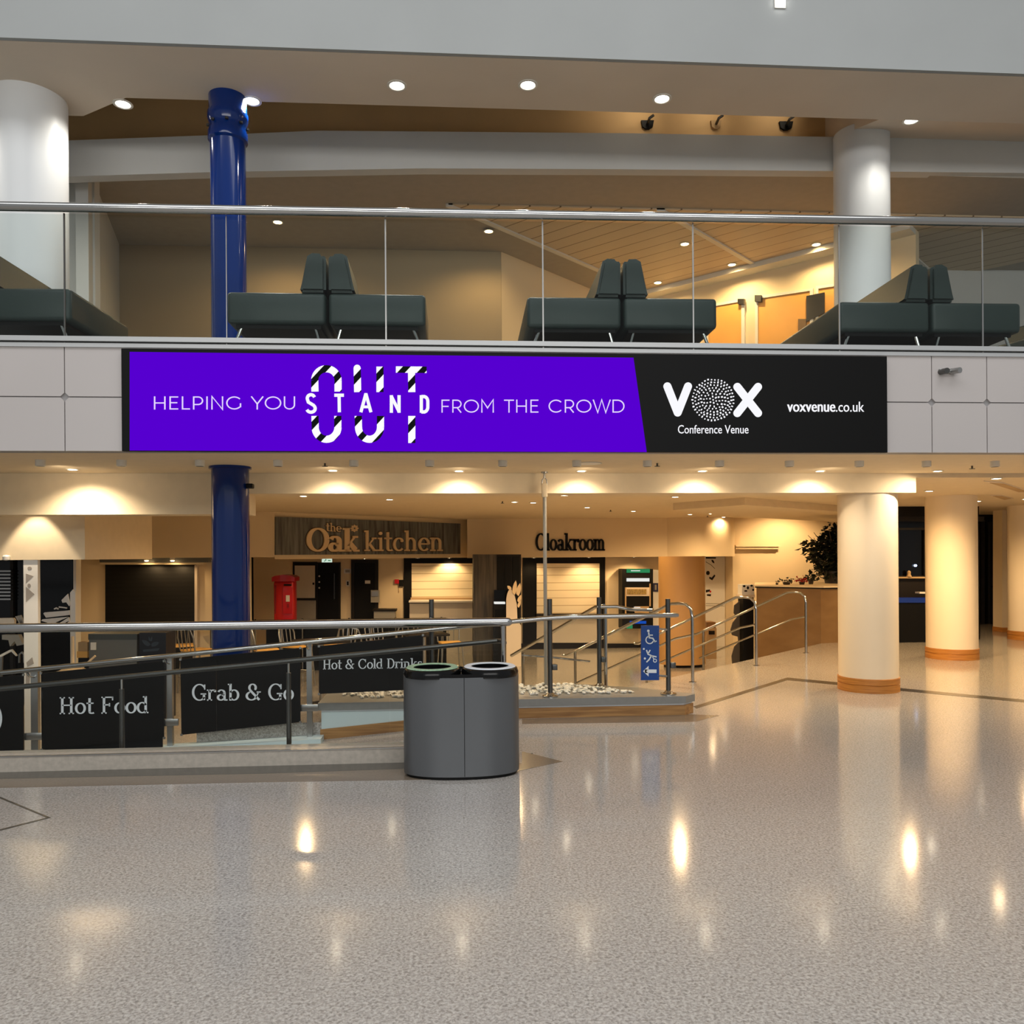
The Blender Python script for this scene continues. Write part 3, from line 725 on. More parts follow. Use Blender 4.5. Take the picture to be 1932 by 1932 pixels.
SOFA = {}; USED = {}
for L in (.75, 1.2, 1.9, 2.0, 1.5): SOFA[L] = make_sofa('sofa', L); USED[L] = False
pair(-62, VS, 1.2, R(-1.5), ('black sofa seat on the balcony before the broad white column', None))
pair(617, VS, .75, 0, ('short black sofa facing away from the blue column above the striped lettering', 'short black sofa right beside the blue column on the balcony'))
pair(1175, VS, 1.9, R(-1), ('long black sofa facing the orange doors, above the purple edge of the sign', 'long black sofa with its sloping side seen, above the crowd lettering'))
pair(1757, VS, 2.0, R(-1), ('black sofa behind the end pane, half hidden by the joined backrests', 'black sofa before the white column over the website lettering'))
pair(2160, 8.1, 1.5, R(14), (None, 'black sofa turned away at the frame edge past the white column'))
for L in SOFA:
    if not USED[L]: 
        for c in list(SOFA[L].children): bpy.data.objects.remove(c)
        bpy.data.objects.remove(SOFA[L])

# ------------------------------------------------------------------ front balustrade, ramp rails, banners
t = thing('front_balustrade', 'low glass balustrade with thick polished steel rail on the grey kerb', 'balustrade', (-2, 6.84, .12))
mk('top_rail', MB().tube([(-9, 6.84, 1.125), (.42, 6.84, 1.125), (.455, 6.84, 1.125), (.475, 6.84, 1.125)], [.037, .037, .033, .018], 20), M_chrome, t)
gx = [-9, -5.4, hv(-260, 1300, 6.84).x, hv(80, 1300, 6.84).x, hv(409, 1300, 6.84).x, hv(735, 1300, 6.84).x, .36]
for i in range(len(gx) - 1):
    mk('glass_pane', MB().box(gx[i] + .003, gx[i + 1] - .003, 6.834, 6.846, .125, 1.09), M_glass, t)
mk('end_post', MB().tube([(.40, 6.84, .0), (.40, 6.84, 1.10)], .02, 12), M_chrome, t)
# lower handrail on the ramp's near side
t = thing('ramp_handrail', 'slim dark steel handrail sloping behind the front balustrade glass', 'handrail', (-1, 7.05, 0))
r0, r1 = Vector((-8, 7.06, .61 - .0825 * 4.25)), Vector((.36, 7.06, .945))
mk('rail', MB().tube([r0, r1, r1 + Vector((.05, -.08, .004)), r1 + Vector((.05, -.2, .004))], .021, 14), M_darksteel, t)
for px_, in ((230,), (545,)):
    x = hv(px_, 1350, 7.06).x; zr = r0.z + (x - r0.x) * (r1.z - r0.z) / (r1.x - r0.x); zg = ramp_z(x, 0)
    mk('post', MB().tube([(x, 7.06, zg), (x, 7.06, zr - .10)], .021, 12), M_darksteel, t)
    mk('pin', MB().tube([(x, 7.06, zr - .11), (x, 7.06, zr)], .009, 8), M_brush, t)
# far balustrade of the ramp with round posts, and its rail running onto the plinth
VP = 8.30
t = thing('ramp_balustrade', 'steel post balustrade between ramp and food court, running on along the pebble plinth', 'balustrade', (-1, VP, 0))
zr1 = lambda x: min(1.055, .58 + .0875 * (x + 4.41))
e_ = hv(1277, 1160, VP)
xb = -4.41 + (1.055 - .58) / .0875
mk('top_rail', MB().tube([(-9, VP - .06, zr1(-9)), (xb - .15, VP - .06, zr1(xb - .15)), (xb, VP - .06, 1.05), (xb + .15, VP - .06, 1.055), (e_.x - .03, VP - .06, 1.06), (e_.x, VP - .06, 1.06)], [.024] * 5 + [.018], 16), M_chrome, t)
pp = []
for px_, top, m in ((68, None, M_brush), (322, None, M_brush), (585, None, M_brush), (-200, None, M_brush)):
    x = hv(px_, 1380, VP + .1).x; pp.append(x); zb = ramp_z(x, 0) + .05
    w = .034 if px_ == 68 else .026
    mk('post', MB().box(x - w, x + w, VP + .07, VP + .12, zb, zr1(x) - .03), m, t)
    mk('post_bracket', MB().tube([(x, VP + .08, zr1(x) - .09), (x, VP - .03, zr1(x) - .06), (x, VP - .06, zr1(x) - .02)], .009, 8), M_chrome, t)
    for zc in (zb + .30, ):
        mk('glass_clamp', MB().rbox(x - .09, x + .09, VP + .05, VP + .075, zc - .035, zc + .035, .005), M_brush, t)
for px_, yt, v in ((814, 1131, 8.52), (1037, 1130, 8.55), (1260, 1130, 8.55), (1130, 1127, 9.12)):
    p = hv(px_, yt, v); zb = .2
    mk('post', MB().tube([(p.x, v, zb), (p.x, v, p.z)], .026, 14), M_darksteel, t)
    mk('base_plate', MB().lathe([(.085, 0), (.085, .014), (.05, .02), (.03, .045)], (p.x, v, zb), 20), M_chrome, t)
    if v < 9: mk('rail_arm', MB().tube([(p.x, v, 1.06), (p.x, VP - .06, 1.06)], .011, 8), M_chrome, t)
    mk('glass_clamp', MB().rbox(p.x + .02, p.x + .075, v - .03, v + .03, .48, .54, .006), M_darksteel, t)
xq = [hv(x, 1200, 8.6).x for x in (820, 1031, 1043, 1204)]
mk('glass_pane', MB().box(xq[0], xq[1], 8.59, 8.60, .24, 1.0), M_glass, t)
mk('glass_pane', MB().box(xq[2], xq[3], 8.59, 8.60, .24, 1.0), M_glass, t)
q = hv(1130, 1200, 9.12)
mk('rear_rail', MB().tube([hv(984, 1236, 9.3), hv(1040, 1240, 9.3), hv(1113, 1248, 9.3)], .012, 10), M_chrome, t)
mk('rear_top_rail', MB().tube([(q.x - .02, 9.12, 1.22 - .12), (q.x + .2, 9.11, 1.10), (q.x + .35, 9.08, 1.07), (e_.x - .1, 8.9, 1.07)], .02, 12), M_chrome, t)
mk('darkening_panel', MB().px([(84, 1408), (306, 1388), (306, 1424), (84, 1446)], vplane(VP + .04), -.02, 0), M_black, t)  # black sheet added to hide the brightly lit floor under the banner
# sloping kerb that carries the posts
xk = hv(607, 1390, 8.3).x
b = MB(); b.prism([(-12, VP - .06), (xk, VP - .06), (xk, VP + .18), (-12, VP + .18)], LOW, lambda x, y: ramp_z(x, y) + .05); struct('trim_ramp_kerb', b, M_pale)
# banners
f = vplane(VP + .04)
def banner(pts, label, text=None, rect=None, dy=0, extra=None):
    c = sum((f(*p, .01) for p in pts), Vector()) / len(pts)
    t = thing('banner', label, 'banner', c)
    mk('sheet', MB().px(pts, f, 0, .012), M_banner, t, smooth=False)
    if text: letters('letter', fit(lay(text, slab_glyph, .125, .065), *rect, dy), f, M_letter, t, .012, .015)
    if extra: letters('ring_emblem', extra, f, M_letter, t, .012, .015)
    # eyelets at the corners tie it to the posts
    b = MB()
    for p in pts: b.pxr(p[0] - 2, p[1] - 2, p[0] + 2, p[1] + 2, f, .0, .014)
    mk('corner_clip', b, M_brush, t)
    return t
banner([(78, 1270), (310, 1247), (310, 1392), (80, 1414)], 'black banner reading Hot Food tied along the ramp balustrade', 'Hot Food', (114, 1315, 281, 1347), 2)
banner([(341, 1244), (567, 1222), (567, 1362), (343, 1386)], 'black banner reading Grab and Go tied beside the blue column', 'Grab & Go', (363, 1290, 555, 1322), 1)
banner([(602, 1219), (798, 1198), (798, 1300), (602, 1309)], 'black banner reading Hot and Cold Drinks nearest the grey bin', 'Hot & Cold Drinks', (610, 1244, 797, 1263), 3)
banner([(-190, 1292), (45, 1273), (45, 1418), (-190, 1440)], 'black banner with a white ring emblem cut by the frame edge', None, None, 0, ribbon(arcp(-37, 1355, 40, 40, 0, 360, 40), 5))

# ------------------------------------------------------------------ plinth with white pebbles
xl = hv(600, 1350, 8.43).x
PL = [(xl, 8.43), (2.40, 8.43), (2.53, 8.55), (2.05, 9.02), (1.45, 9.36), (xl, 9.36)]
t = thing('pebble_plinth', 'long low plinth with grey slab edge, wooden skirt and pebble bed beside the ramp', 'plinth', (.5, 8.43, 0))
mk('slab', MB().prism(PL, .125, .2), M_slab, t)
mk('shadow_gap', MB().prism([(xl + .03, 8.455), (2.385, 8.455), (2.50, 8.56), (2.0, 9.0), (xl + .03, 9.3)], .105, .13), M_letter, t)
b = MB(); b.prism([(.55, 8.44), (2.39, 8.44), (2.515, 8.555), (2.0, 9.0), (.55, 9.3)], .0, .106); mk('wooden_skirt', b, M_plinthwood, t)
b = MB(); b.prism([(xl + .02, 8.435), (.56, 8.435), (.56, 8.5), (xl + .02, 8.5)], lambda x, y: ramp_z(x, y) - .02, lambda x, y: ramp_z(x, y) + .105); mk('sloped_skirt', b, M_plinthwood, t)
b = MB(); b.prism([(xl + .03, 8.45), (.56, 8.45), (.56, 8.6), (xl + .03, 8.6)], -.3, .106); mk('pale_panel', b, M_pale, t)
b = MB(); rnd = random.Random(5)
for i in range(620):
    x = rnd.uniform(-1.2, 1.9); y = rnd.uniform(8.66, 9.3)
    if y > 9.12 and x > 1.4 or y - 8.66 > (2.0 - x) * .9: continue
    r = rnd.uniform(.014, .03); bm = bmesh.new(); bmesh.ops.create_icosphere(bm, subdivisions=1, radius=r)
    for vv in bm.verts: vv.co = Vector((vv.co.x * rnd.uniform(.8, 1.3), vv.co.y * rnd.uniform(.8, 1.3), vv.co.z * .6)) + Vector((x, y, .2 + r * .4 + rnd.uniform(0, .012)))
    b.bm(bm)
tag(mk('white_pebbles', b, M_pebble), 'bed of loose white pebbles on the plinth behind the glass', 'pebbles', None, 'stuff')

# blue access sign hung from the plinth post
f = vplane(8.50)
t = thing('access_sign', 'narrow blue sign with wheelchair symbol and arrow on a plinth post', 'sign', f(1226, 1282))
mk('board', MB().pxr(1209, 1180, 1243, 1283, f, 0, .015), M_signblue, t)
P = [disc(1222.5, 1190, 2.4, 2.4)] + ribbon([(1223, 1193), (1224.5, 1203), (1231, 1204), (1235, 1211)], 2.6) + ribbon([(1224, 1198), (1231, 1198)], 2) + ribbon(arcp(1225, 1207, 7, 7, -100 + 360, 20, 20)[::-1], 2.0) + ribbon([(1234, 1211), (1238, 1209)], 2)
letters('wheelchair_symbol', P, f, M_letter, t, .015, .018)
P = [disc(1214, 1224, 1.8, 1.8), disc(1216, 1242, 2, 2)] + ribbon([(1219, 1226), (1222, 1234), (1229, 1237), (1238, 1239)], 2.4) + ribbon([(1222, 1233), (1226, 1226)], 2.2) + ribbon([(1228, 1237), (1224, 1244), (1219, 1249)], 2.4) + ribbon(arcp(1235, 1246, 3, 3, 0, 360, 12), 1.4) + ribbon([(1229, 1237), (1233, 1243)], 1.6)
letters('pram_symbol', P, f, M_letter, t, .015, .018)
P = ribbon([(1216, 1266), (1238, 1266)], 6.5) + [[(1212.5, 1266), (1223, 1256), (1223, 1262), (1218, 1266)], [(1212.5, 1266), (1218, 1266), (1223, 1270), (1223, 1276)]]
letters('arrow_symbol', P, f, M_letter, t, .015, .018)
for y in (1186, 1274): mk('bracket', MB().tube([f(1240, y, .005), hv(1258, y + 2, 8.53)], .012, 8), M_brush, t)

# ------------------------------------------------------------------ twin recycling bin
bu, bv = .045, 6.375
t = thing('recycling_bin', 'grey oval twin recycling bin with two round openings beside the balustrade end', 'bin', (bu, bv, 0))
def oval(r0, sx, sy, n=64, e=2.25):
    out = []
    for i in range(n):
        a = 2 * math.pi * i / n; c, s_ = math.cos(a), math.sin(a)
        out.append((bu + math.copysign(abs(c) ** (2 / e), c) * sx, bv + math.copysign(abs(s_) ** (2 / e), s_) * sy))
    return out
mk('base', MB().prism(oval(1, .425, .215), 0, .03), M_black, t)
mk('body', MB().prism(oval(1, .445, .235), .025, .765), M_binbody, t)
mk('seam', MB().box(bu + .018, bu + .022, bv - .2365, bv - .230, .03, .765), M_black, t)
b = MB()
for s_ in (-1, 1):
    cx_ = bu + s_ * .222
    b.lathe([(.232, .755), (.236, .785), (.224, .812), (.212, .818), (.158, .8185), (.155, .70), (.0, .62)], (cx_, bv, 0), 40, .94, 1)
mk('lid', b, M_blackgloss, t)
b = MB(); ov = oval(1, .44, .225); n_ = len(ov); iv = oval(1, .425, .20)
b.add([(x, y, .758) for x, y in ov] + [(x, y, .790) for x, y in ov], [(i, (i + 1) % n_, n_ + (i + 1) % n_, n_ + i) for i in range(n_)]); mk('lid_band', b, M_blackgloss, t)
for s_, m, nm in ((-1, M_rimgreen, 'left'), (1, M_rimwhite, 'right')):
    cx_ = bu + s_ * .222
    rim = mk('opening_rim', MB().lathe([(.208, .814), (.214, .820), (.205, .827), (.160, .827), (.154, .823), (.156, .819)], (cx_, bv, 0), 40, .94, 1, False), m, t)
    rim['label'] = 'pale green opening rim' if s_ < 0 else 'white opening rim'

# ------------------------------------------------------------------ lamps
def spot(parent, loc, power, color, angle, aim=(0, 0, -1), blend=.6, r=.035):
    l = bpy.data.lights.new('bulb', 'SPOT'); l.energy = power; l.color = color; l.spot_size = R(angle); l.spot_blend = blend; l.shadow_soft_size = r
    o = bpy.data.objects.new('bulb', l); COL.objects.link(o); o.parent = parent; o.location = loc
    o.rotation_euler = Vector(aim).to_track_quat('-Z', 'Y').to_euler(); return o
LAMP = {}
def downlight(key, p, lens_mat, label, group, power, color, angle=110, aim=(0, 0, -1), r=.06, blend=.6):
    """recessed lamp: trim ring, glowing lens and its bulb"""
    if key not in LAMP:
        t = thing('downlight', label, 'downlight', p, 0, group)
        mk('trim_ring', MB().lathe([(r * 1.0, -.001), (r * 1.35, -.001), (r * 1.35, -.008), (r * 1.05, -.010), (r * .95, -.003)], (0, 0, 0), 24), M_trim, t, False)
        mk('lens', MB().lathe([(r * .95, -.002), (r * .9, -.007), (r * .4, -.010), (.001, -.011)], (0, 0, 0), 20), lens_mat, t, False)
        LAMP[key] = t
    else:
        t = copy_tree(LAMP[key], label); t.location = p; t['group'] = group
        for c in [c for c in t.children if c.type == 'LIGHT']: bpy.data.objects.remove(c)
    if power: spot(t, (0, 0, -.03), power, color, angle, aim, blend, r * .7)
    return t
ORD = ['first', 'second', 'third', 'fourth', 'fifth', 'sixth', 'seventh', 'eighth', 'ninth', 'tenth', 'eleventh', 'twelfth', 'thirteenth', 'fourteenth']
for t in BRK: spot(t, (0, -.5, .3), 9, (1, .86, .66), 175, (-.7, .5, -.1), 1, .10)  # unseen fill spots hung off the brackets, added to brighten the recess
# row along the beam under the balcony
for i, (x, y, pw) in enumerate(((137, 885, 110), (628, 887, 42), (866, 888, 42), (1097, 888, 36), (1325, 888, 46), (1547, 888, 50), (1769, 888, 55))):
    p = hz(x, y, 2.63)
    downlight('soff', p, M_lens_soft, 'recessed soffit downlight below the balcony, %s along the beam from the blue column end' % ORD[i], 'downlights along the beam', pw * 1.25, SOFT, 138 if i else 128, (0, .3, -1) if i < 6 else (-.5, .3, -1), .045, 1)
for x in (300, 745, 980, 1210, 1440, 1640):  # wide spill spots added beside the row lamps to brighten the beam face
    t = [o for o in COL.objects if o.name.startswith('downlight') and abs(o.location.x - hz(x, 886, 2.63).x) < 1.1][0]; spot(t, (0, -.35, -.05), 12, SOFT, 176, (0, .6, -.4), 1, .12)
# ceiling of the lower hall
for i, (x, y, pw, where) in enumerate(((1274, 937, 70, 'before the white drop ceiling'), (1302, 970, 60, 'over the stairs head'), (1006, 948, 45, 'beside the hanging pole'), (1065, 934, 0, 'just behind the beam above the cloakroom letters'),
        (1108, 957, 45, 'above the cloakroom letters'), (1195, 964, 45, 'above the vending machine'), (1365, 975, 14, 'over the stairs'), (1469, 982, 0, 'close to the lounge wall'),
        (1753, 926, 60, 'just before the column at the dark doors'), (1845, 945, 80, 'glaring beside the column at the dark doors'), (1880, 902, 45, 'beside the long ceiling slot'), (735, 942, 80, 'above the kitchen board'))):
    p = hz(x, y, 2.5 if x < 1728 else 2.58)
    zc = 2.58 if not (1270 < x < 1640 and y < 985) else 2.58
    p = hz(x, y, zc)
    downlight('hall', p, M_lens_soft, 'recessed warm ceiling downlight ' + where, 'lower hall downlights', pw * 2.2, WARM, 155, (0, .1, -1), .05)
for i, (u, v, pw) in enumerate(((7.9, 9.6, 50), (3.2, 11.6, 60), (6.4, 11.2, 60), (-2.2, 12.2, 60), (1.0, 13.6, 60), (-6, 13.5, 60), (9.6, 13.2, 40), (5.6, 17.6, 45))):
    downlight('hall', (u, v, 2.58), M_lens_soft, ['warm ceiling lamp over the floor by the near round column', 'warm ceiling lamp over the stair nosing', 'warm ceiling lamp behind the near round column', 'warm ceiling lamp over the stools',
        'warm ceiling lamp over the counter of the food court', 'warm ceiling lamp by the black shutter', 'warm ceiling lamp near the dark doorway', 'warm ceiling lamp over the planter tree'][i], 'lower hall downlights', pw * 2.4, WARM, 160, (0, 0, -1), .05)
fs = wall_at((UA, VA, 0), (s2, -s2, 0))
p = hv(48, 1000, 10.12)
downlight('hall', (p.x, 10.12, 2.58), M_lens_soft, 'narrow lamp lighting the near bulkhead above the white post', 'lower hall downlights', 70, SOFT, 66, (0, .1, -1), .05, .25)
p = hv(1502, 985, 18.9)
downlight('hall', (p.x, 18.9, 2.58), M_lens_soft, 'lamp glowing on the lounge wall beside the potted tree', 'lower hall downlights', 130, WARM, 150, (0, .5, -1), .05)
# small lamps under the bulkheads washing shutters and doors
for i, (x, y, v, pw, lab) in enumerate(((1111, 1047, 19.9, 16, 'bright small lamp under the bulkhead before the cloakroom shutter'), (1007, 1046, 19.9, 8, 'dim small lamp under the bulkhead beside the cloakroom frame'), (1196, 1047, 19.9, 20, 'small lamp under the bulkhead above the vending machine'),
        (620, 1047, 18.6, 14, 'small lamp under the kitchen board above the exit sign'), (700, 1047, 18.9, 10, 'small lamp under the kitchen board above the black door'), (800, 1047, 19.9, 22, 'small lamp under the kitchen board before the pale shutter'), (860, 1047, 20.0, 12, 'small lamp under the kitchen board end'))):
    p = hv(x, y, v) if x > 900 else fs(x, y, -.22); p.z = EYE - .02 if x < 900 else EYE - .03
    downlight('small', p, M_lens_soft, lab, 'lamps under the bulkheads', pw * 2.6, WARM, 130, (0, .25, -1), .035)
# track of lamps over the black shutter
t = thing('track_light', 'lamp track with two bright heads over the black roller shutter', 'lamp', hv(300, 1049, 16.4))
f = vplane(16.55)
mk('track', MB().pxr(203, 1048.5, 398, 1051.5, f, -.02, .02), M_darksteel, t)
for x in (277, 326):
    p = f(x, 1054, .02); q = p - t.location
    mk('lamp_head', MB().lathe([(.02, .05), (.045, .03), (.05, -.03), (.04, -.035)], p, 16), M_trim, t)
    mk('lens', MB().lathe([(.038, -.036), (.03, -.05), (.001, -.055)], p, 16), M_lens_warm, t)
    spot(t, q + Vector((0, -.05, -.07)), 14, WARM, 140, (0, .35, -1))
# balcony ceiling
for i, (x, y, pw) in enumerate(((922, 436, 40), (1292, 460, 70), (1540, 461, 45), (1381, 499, 60), (1241, 533, 50))):
    p = hz(x, y, ZC - .022)
    downlight('up', p, M_lens_warm, ['amber balcony lamp on the plain ceiling above the short sofas', 'amber lamp glaring among the ceiling planks', 'amber lamp among the planks near the white column', 'amber lamp low over the orange doors',
        'amber lamp seen between the sofa backs and the doors'][i], 'amber balcony ceiling lamps', pw * 1.6, WARM, 160, (0, 0, -1), .06)
for u, v, lab in ((-2.5, 12.0, 'amber balcony lamp hidden near the blue column'), (5.5, 11.2, 'amber balcony lamp behind the white band')):
    downlight('up', (u, v, ZC - .002), M_lens_warm, lab, 'amber balcony ceiling lamps', 60, WARM, 160)
# cove lamps of the atrium edge
for i, (x, y) in enumerate(((475, 190), (749, 161), (996, 160), (1249, 186), (1720, 241), (232, 196), (-220, 150))):
    p = hz(x, y, 6.5)
    if i == 4: p.z += .45 * (p.y - 8.7) / 1.4 if p.y > 8.7 else 0
    downlight('cove', p, M_lens_cool, 'white cove lamp under the atrium edge ' + ['touching the blue column', 'between column and middle, nearer the blue column', 'in the middle over the recess', 'above the dark recess bracket', 'beyond the recess end near the white column', 'beside the broad white column', 'out past the broad white column'][i], 'white cove lamps', 90 if i != 4 else 40, (1, .95, .86), 150, (0, 0, -1), .075)
p = hv(1471, 5, 7.9)
t = thing('wall_light', 'square white lamp high on the pale atrium wall', 'lamp', p)
mk('lens', MB().rbox(p.x - .045, p.x + .045, 7.86, 7.9, p.z - .05, p.z + .05, .01), M_lens_cool, t); mk('frame', MB().box(p.x - .055, p.x + .055, 7.885, 7.9, p.z - .06, p.z + .06), M_trim, t)

# surface boxes, sprinklers and vents under the balcony
box0 = None
for i, x in enumerate((68, 222, 371, 520, 665, 810, 950, 1092, 1228, 1367, 1502, 1637, 1767, 1900)):
    p = hz(x, 866, 2.63)
    if box0 is None:
        t = box0 = thing('surface_spotlight', '', 'spotlight', p, 0, 'surface spotlights along the balcony edge')
        mk('housing', MB().lathe([(.046, 0), (.046, -.055), (.042, -.06)], (0, 0, 0), 20), M_trim, t, False)
        mk('dark_baffle', MB().lathe([(.036, -.055), (.036, -.0615), (.001, -.0615)], (0, 0, 0), 16), M_darksteel, t, False)
    else: t = copy_tree(box0)
    t.location = (p.x, 8.2, 2.63); t['label'] = 'unlit white cylinder spotlight, %s of the row counted from the blue column end' % ORD[i]
spr = None
for i, (x, y, z, lab) in enumerate(((613, 874, 2.63, 'sprinkler head on the soffit beside the second beam lamp'), (1240, 874, 2.63, 'sprinkler head on the soffit under the website half of the sign'), (1834, 879, 2.63, 'sprinkler head on the soffit near the frame edge'),
        (948, 946, 2.58, 'sprinkler head on the hall ceiling left of the pole'), (1152, 962, 2.58, 'sprinkler head on the hall ceiling above the cloakroom'), (1335, 973, 2.58, 'sprinkler head on the hall ceiling over the stairs'))):
    lab = lab.replace('left of', 'before')
    p = hz(x, y, z)
    if spr is None:
        t = spr = thing('sprinkler_head', lab, 'sprinkler', p, 0, 'ceiling sprinklers')
        mk('stem', MB().tube([(0, 0, 0), (0, 0, -.032)], .010, 8), M_darksteel, t, False); mk('deflector', MB().lathe([(.03, -.030), (.03, -.035), (.001, -.037)], (0, 0, 0), 12), M_darksteel, t, False)
    else: t = copy_tree(spr, lab)
    t.location = p
for i, (pts, lab) in enumerate((([(1856, 907), (1890, 909), (1950, 929), (1925, 929)], 'long slot vent in the ceiling near the frame edge'), ([(1868, 934), (1890, 934), (1912, 940), (1896, 943)], 'short dark vent in the ceiling past the dark-door column'))):
    q = [hz(x, y, 2.58) for x, y in pts]; t = thing('ceiling_vent', lab, 'vent', sum(q, Vector()) / 4)
    mk('frame', MB().prism([tuple(p[:2]) for p in q], 2.572, 2.585), M_tan, t)
    c = sum(q, Vector()) / 4; mk('grille', MB().prism([tuple((c + (p - c) * .8)[:2]) for p in q], 2.568, 2.58), M_brown, t)
p0 = hz(1110, 874, 2.63); t = thing('speaker_grille', 'flat round speaker grille on the soffit behind the website spotlight', 'speaker', p0)
mk('grille', MB().lathe([(.13, 0), (.13, -.006), (.10, -.009), (.001, -.009)], p0, 28), M_trim, t); mk('rim', MB().lathe([(.14, 0), (.14, -.005), (.128, -.005)], p0, 28), M_ledge, t)

# hanging pole
p0, p1 = hz(1022, 902, 2.60), hv(1030, 1296, 9.3)
t = thing('hanging_pole', 'thin grey steel pole from ceiling fitting down to the pebble bed', 'pole', (p1.x, 9.3, .2))
mk('rod', MB().tube([(p1.x, 9.3, .2), (p1.x, 9.3, 2.36)], .021, 14), M_steelpanel, t)
mk('fitting', MB().rbox(p1.x - .035, p1.x + .03, 9.27, 9.33, 2.34, 2.5, .012), M_ceil, t)
mk('shackle', MB().tube([(p1.x - .03, 9.3, 2.48), (p1.x - .025, 9.3, 2.54), (p1.x, 9.3, 2.57), (p1.x + .025, 9.3, 2.54), (p1.x + .03, 9.3, 2.48)], .008, 8), M_brush, t)
mk('ceiling_plate', MB().lathe([(.04, 2.63), (.04, 2.615), (.012, 2.61), (.012, 2.56)], (p1.x, 9.3, 0), 16), M_brush, t)

# ------------------------------------------------------------------ stair handrails
def stair_rail(px, py, label):
    base = hz(px, py, 0); n = Vector((-s2, s2, 0))
    t = thing('stair_handrail', label, 'handrail', base, 0, 'stair handrails')
    H = 1.02; loop = [base + Vector((0, 0, 0)), base + Vector((0, 0, H - .16)), base + Vector((0, 0, H - .06)) + n * .02, base + Vector((0, 0, H)) + n * .09, base + Vector((0, 0, H + .01)) + n * .2, base + Vector((0, 0, H)) + n * .32]
    e1_ = base + n * (.32 + 1.75) + Vector((0, 0, H - .82))
    mk('rail', MB().tube(loop[1:] + [e1_, e1_ + n * .08 + Vector((0, 0, -.0))], .022, 12), M_chrome, t)
    mk('post', MB().tube(loop[:2], .022, 12), M_chrome, t)
    q = base + n * (.32 + 1.60); mk('post', MB().tube([Vector((q.x, q.y, LOW)), Vector((q.x, q.y, H - .76))], .022, 12), M_chrome, t)
    lo = base + n * .05 + Vector((0, 0, .56)); mk('mid_rail', MB().tube([base + Vector((0, 0, .62)), base + n * .25 + Vector((0, 0, .56)), base + n * 2.0 + Vector((0, 0, .56 - .80))], .016, 10), M_chrome, t)
    mk('base_plate', MB().lathe([(.05, 0), (.05, .008), (.03, .012)], base, 18), M_chrome, t)
stair_rail(1307, 1287, 'steel stair handrail next to the blue access sign')
stair_rail(1427, 1256, 'steel stair handrail in front of the dark display stand')
stair_rail(1521, 1232, 'steel stair handrail before the brown stone wall')
stair_rail(1612, 1211, 'steel stair handrail mostly hidden by the near round column')
p = hz(1130, 1303, 0)
t = thing('stair_handrail', 'lowest steel stair handrail starting at the plinth post', 'handrail', (1.56, 9.6, LOW), 0, 'stair handrails')
a0 = hv(1124, 1145, 9.75); a1 = hv(965, 1237, 11.4)
mk('rail', MB().tube([hv(1140, 1143, 9.55), a0, a1], .022, 12), M_chrome, t)
mk('post', MB().tube([(a1.x + .15, 11.25, LOW), (a1.x + .15, 11.25, a1.z + .06)], .022, 12), M_chrome, t)
mk('post', MB().tube([(a0.x + .1, 9.66, LOW), (a0.x + .1, 9.66, a0.z)], .022, 12), M_chrome, t)

# ------------------------------------------------------------------ shop fronts along the far side
def blade(x0, y0, x1, y1, w, n=8):
    d = Vector((x1 - x0, y1 - y0)); nx = Vector((-d.y, d.x)).normalized(); L_ = []; R_ = []
    for i in range(n + 1):
        k = i / n; q = Vector((x0, y0)) + d * k; h = w * math.sin(math.pi * (.12 + .88 * k)) ** .8 if k < 1 else 0
        L_.append(tuple(q + nx * h)); R_.append(tuple(q - nx * h))
    return L_ + R_[::-1][1:-1]
def wallthing(name, label, cat, f, rects, group=None):
    """rects: (part name, x0, y0, x1, y1, depth0, depth1, material)"""
    x0 = min(r[1] for r in rects); x1 = max(r[3] for r in rects); y1 = max(r[4] for r in rects)
    t = thing(name, label, cat, f((x0 + x1) / 2, y1), 0, group)
    for r in rects: mk(r[0], MB().pxr(*r[1:5], f, r[5], r[6]), r[7], t)
    return t
fk = vplane(20.5)
# kitchen board on the diagonal bulkhead
t = thing('shop_sign', 'weathered plank board with cream raised kitchen name on the angled bulkhead', 'sign', fs(690, 1046))
mk('board', MB().px([(518, 975), (866, 988), (866, 1045), (518, 1047)], fs, 0, .05), M_signwood, t, smooth=False)
P = fit(lay('Oak', slab_glyph, .20, .075), 574, 996, 674, 1041, 0)
P2 = fit(lay('kitchen', slab_glyph, .12, .07), 683, 1001, 831, 1040, 0); P3 = fit(lay('the', slab_glyph, .11, .07), 611, 986, 640, 1002, -2)
def grow(polys, g):
    out = []
    for p in polys:
        cx_ = sum(q[0] for q in p) / len(p); cy_ = sum(q[1] for q in p) / len(p)
        o = []
        for q in p:
            d = Vector((q[0] - cx_, q[1] - cy_)); d = d.normalized() * g if d.length > 0 else d; o.append((q[0] + d.x, q[1] + d.y))
        out.append(o)
    return out
letters('letter_outline', [grow(g, 1.4) for g in P + P2 + P3], fs, M_outline, t, .05, .055)
letters('raised_letter', P + P2 + P3, fs, M_signletter, t, .05, .085)
P = []
for a in range(0, 360, 45): P += [blade(665 + 1.5 * math.cos(R(a)), 997 + 1.5 * math.sin(R(a)), 665 + 8 * math.cos(R(a)), 997 + 7 * math.sin(R(a)), 2.1)]
letters('oak_leaf_ornament', P, fs, M_signletter, t, .05, .075)
# cloakroom letters
fc = vplane(19.75)
t = thing('cloakroom_letters', 'bold black raised letters reading Cloakroom on the cream bulkhead', 'sign', fc(1075, 1039))
P = fit(lay('Cloakroom', slab_glyph, .19, .075), 1010, 1006, 1141, 1039)
letters('raised_letter', P, fc, M_black, t, .0, .05)
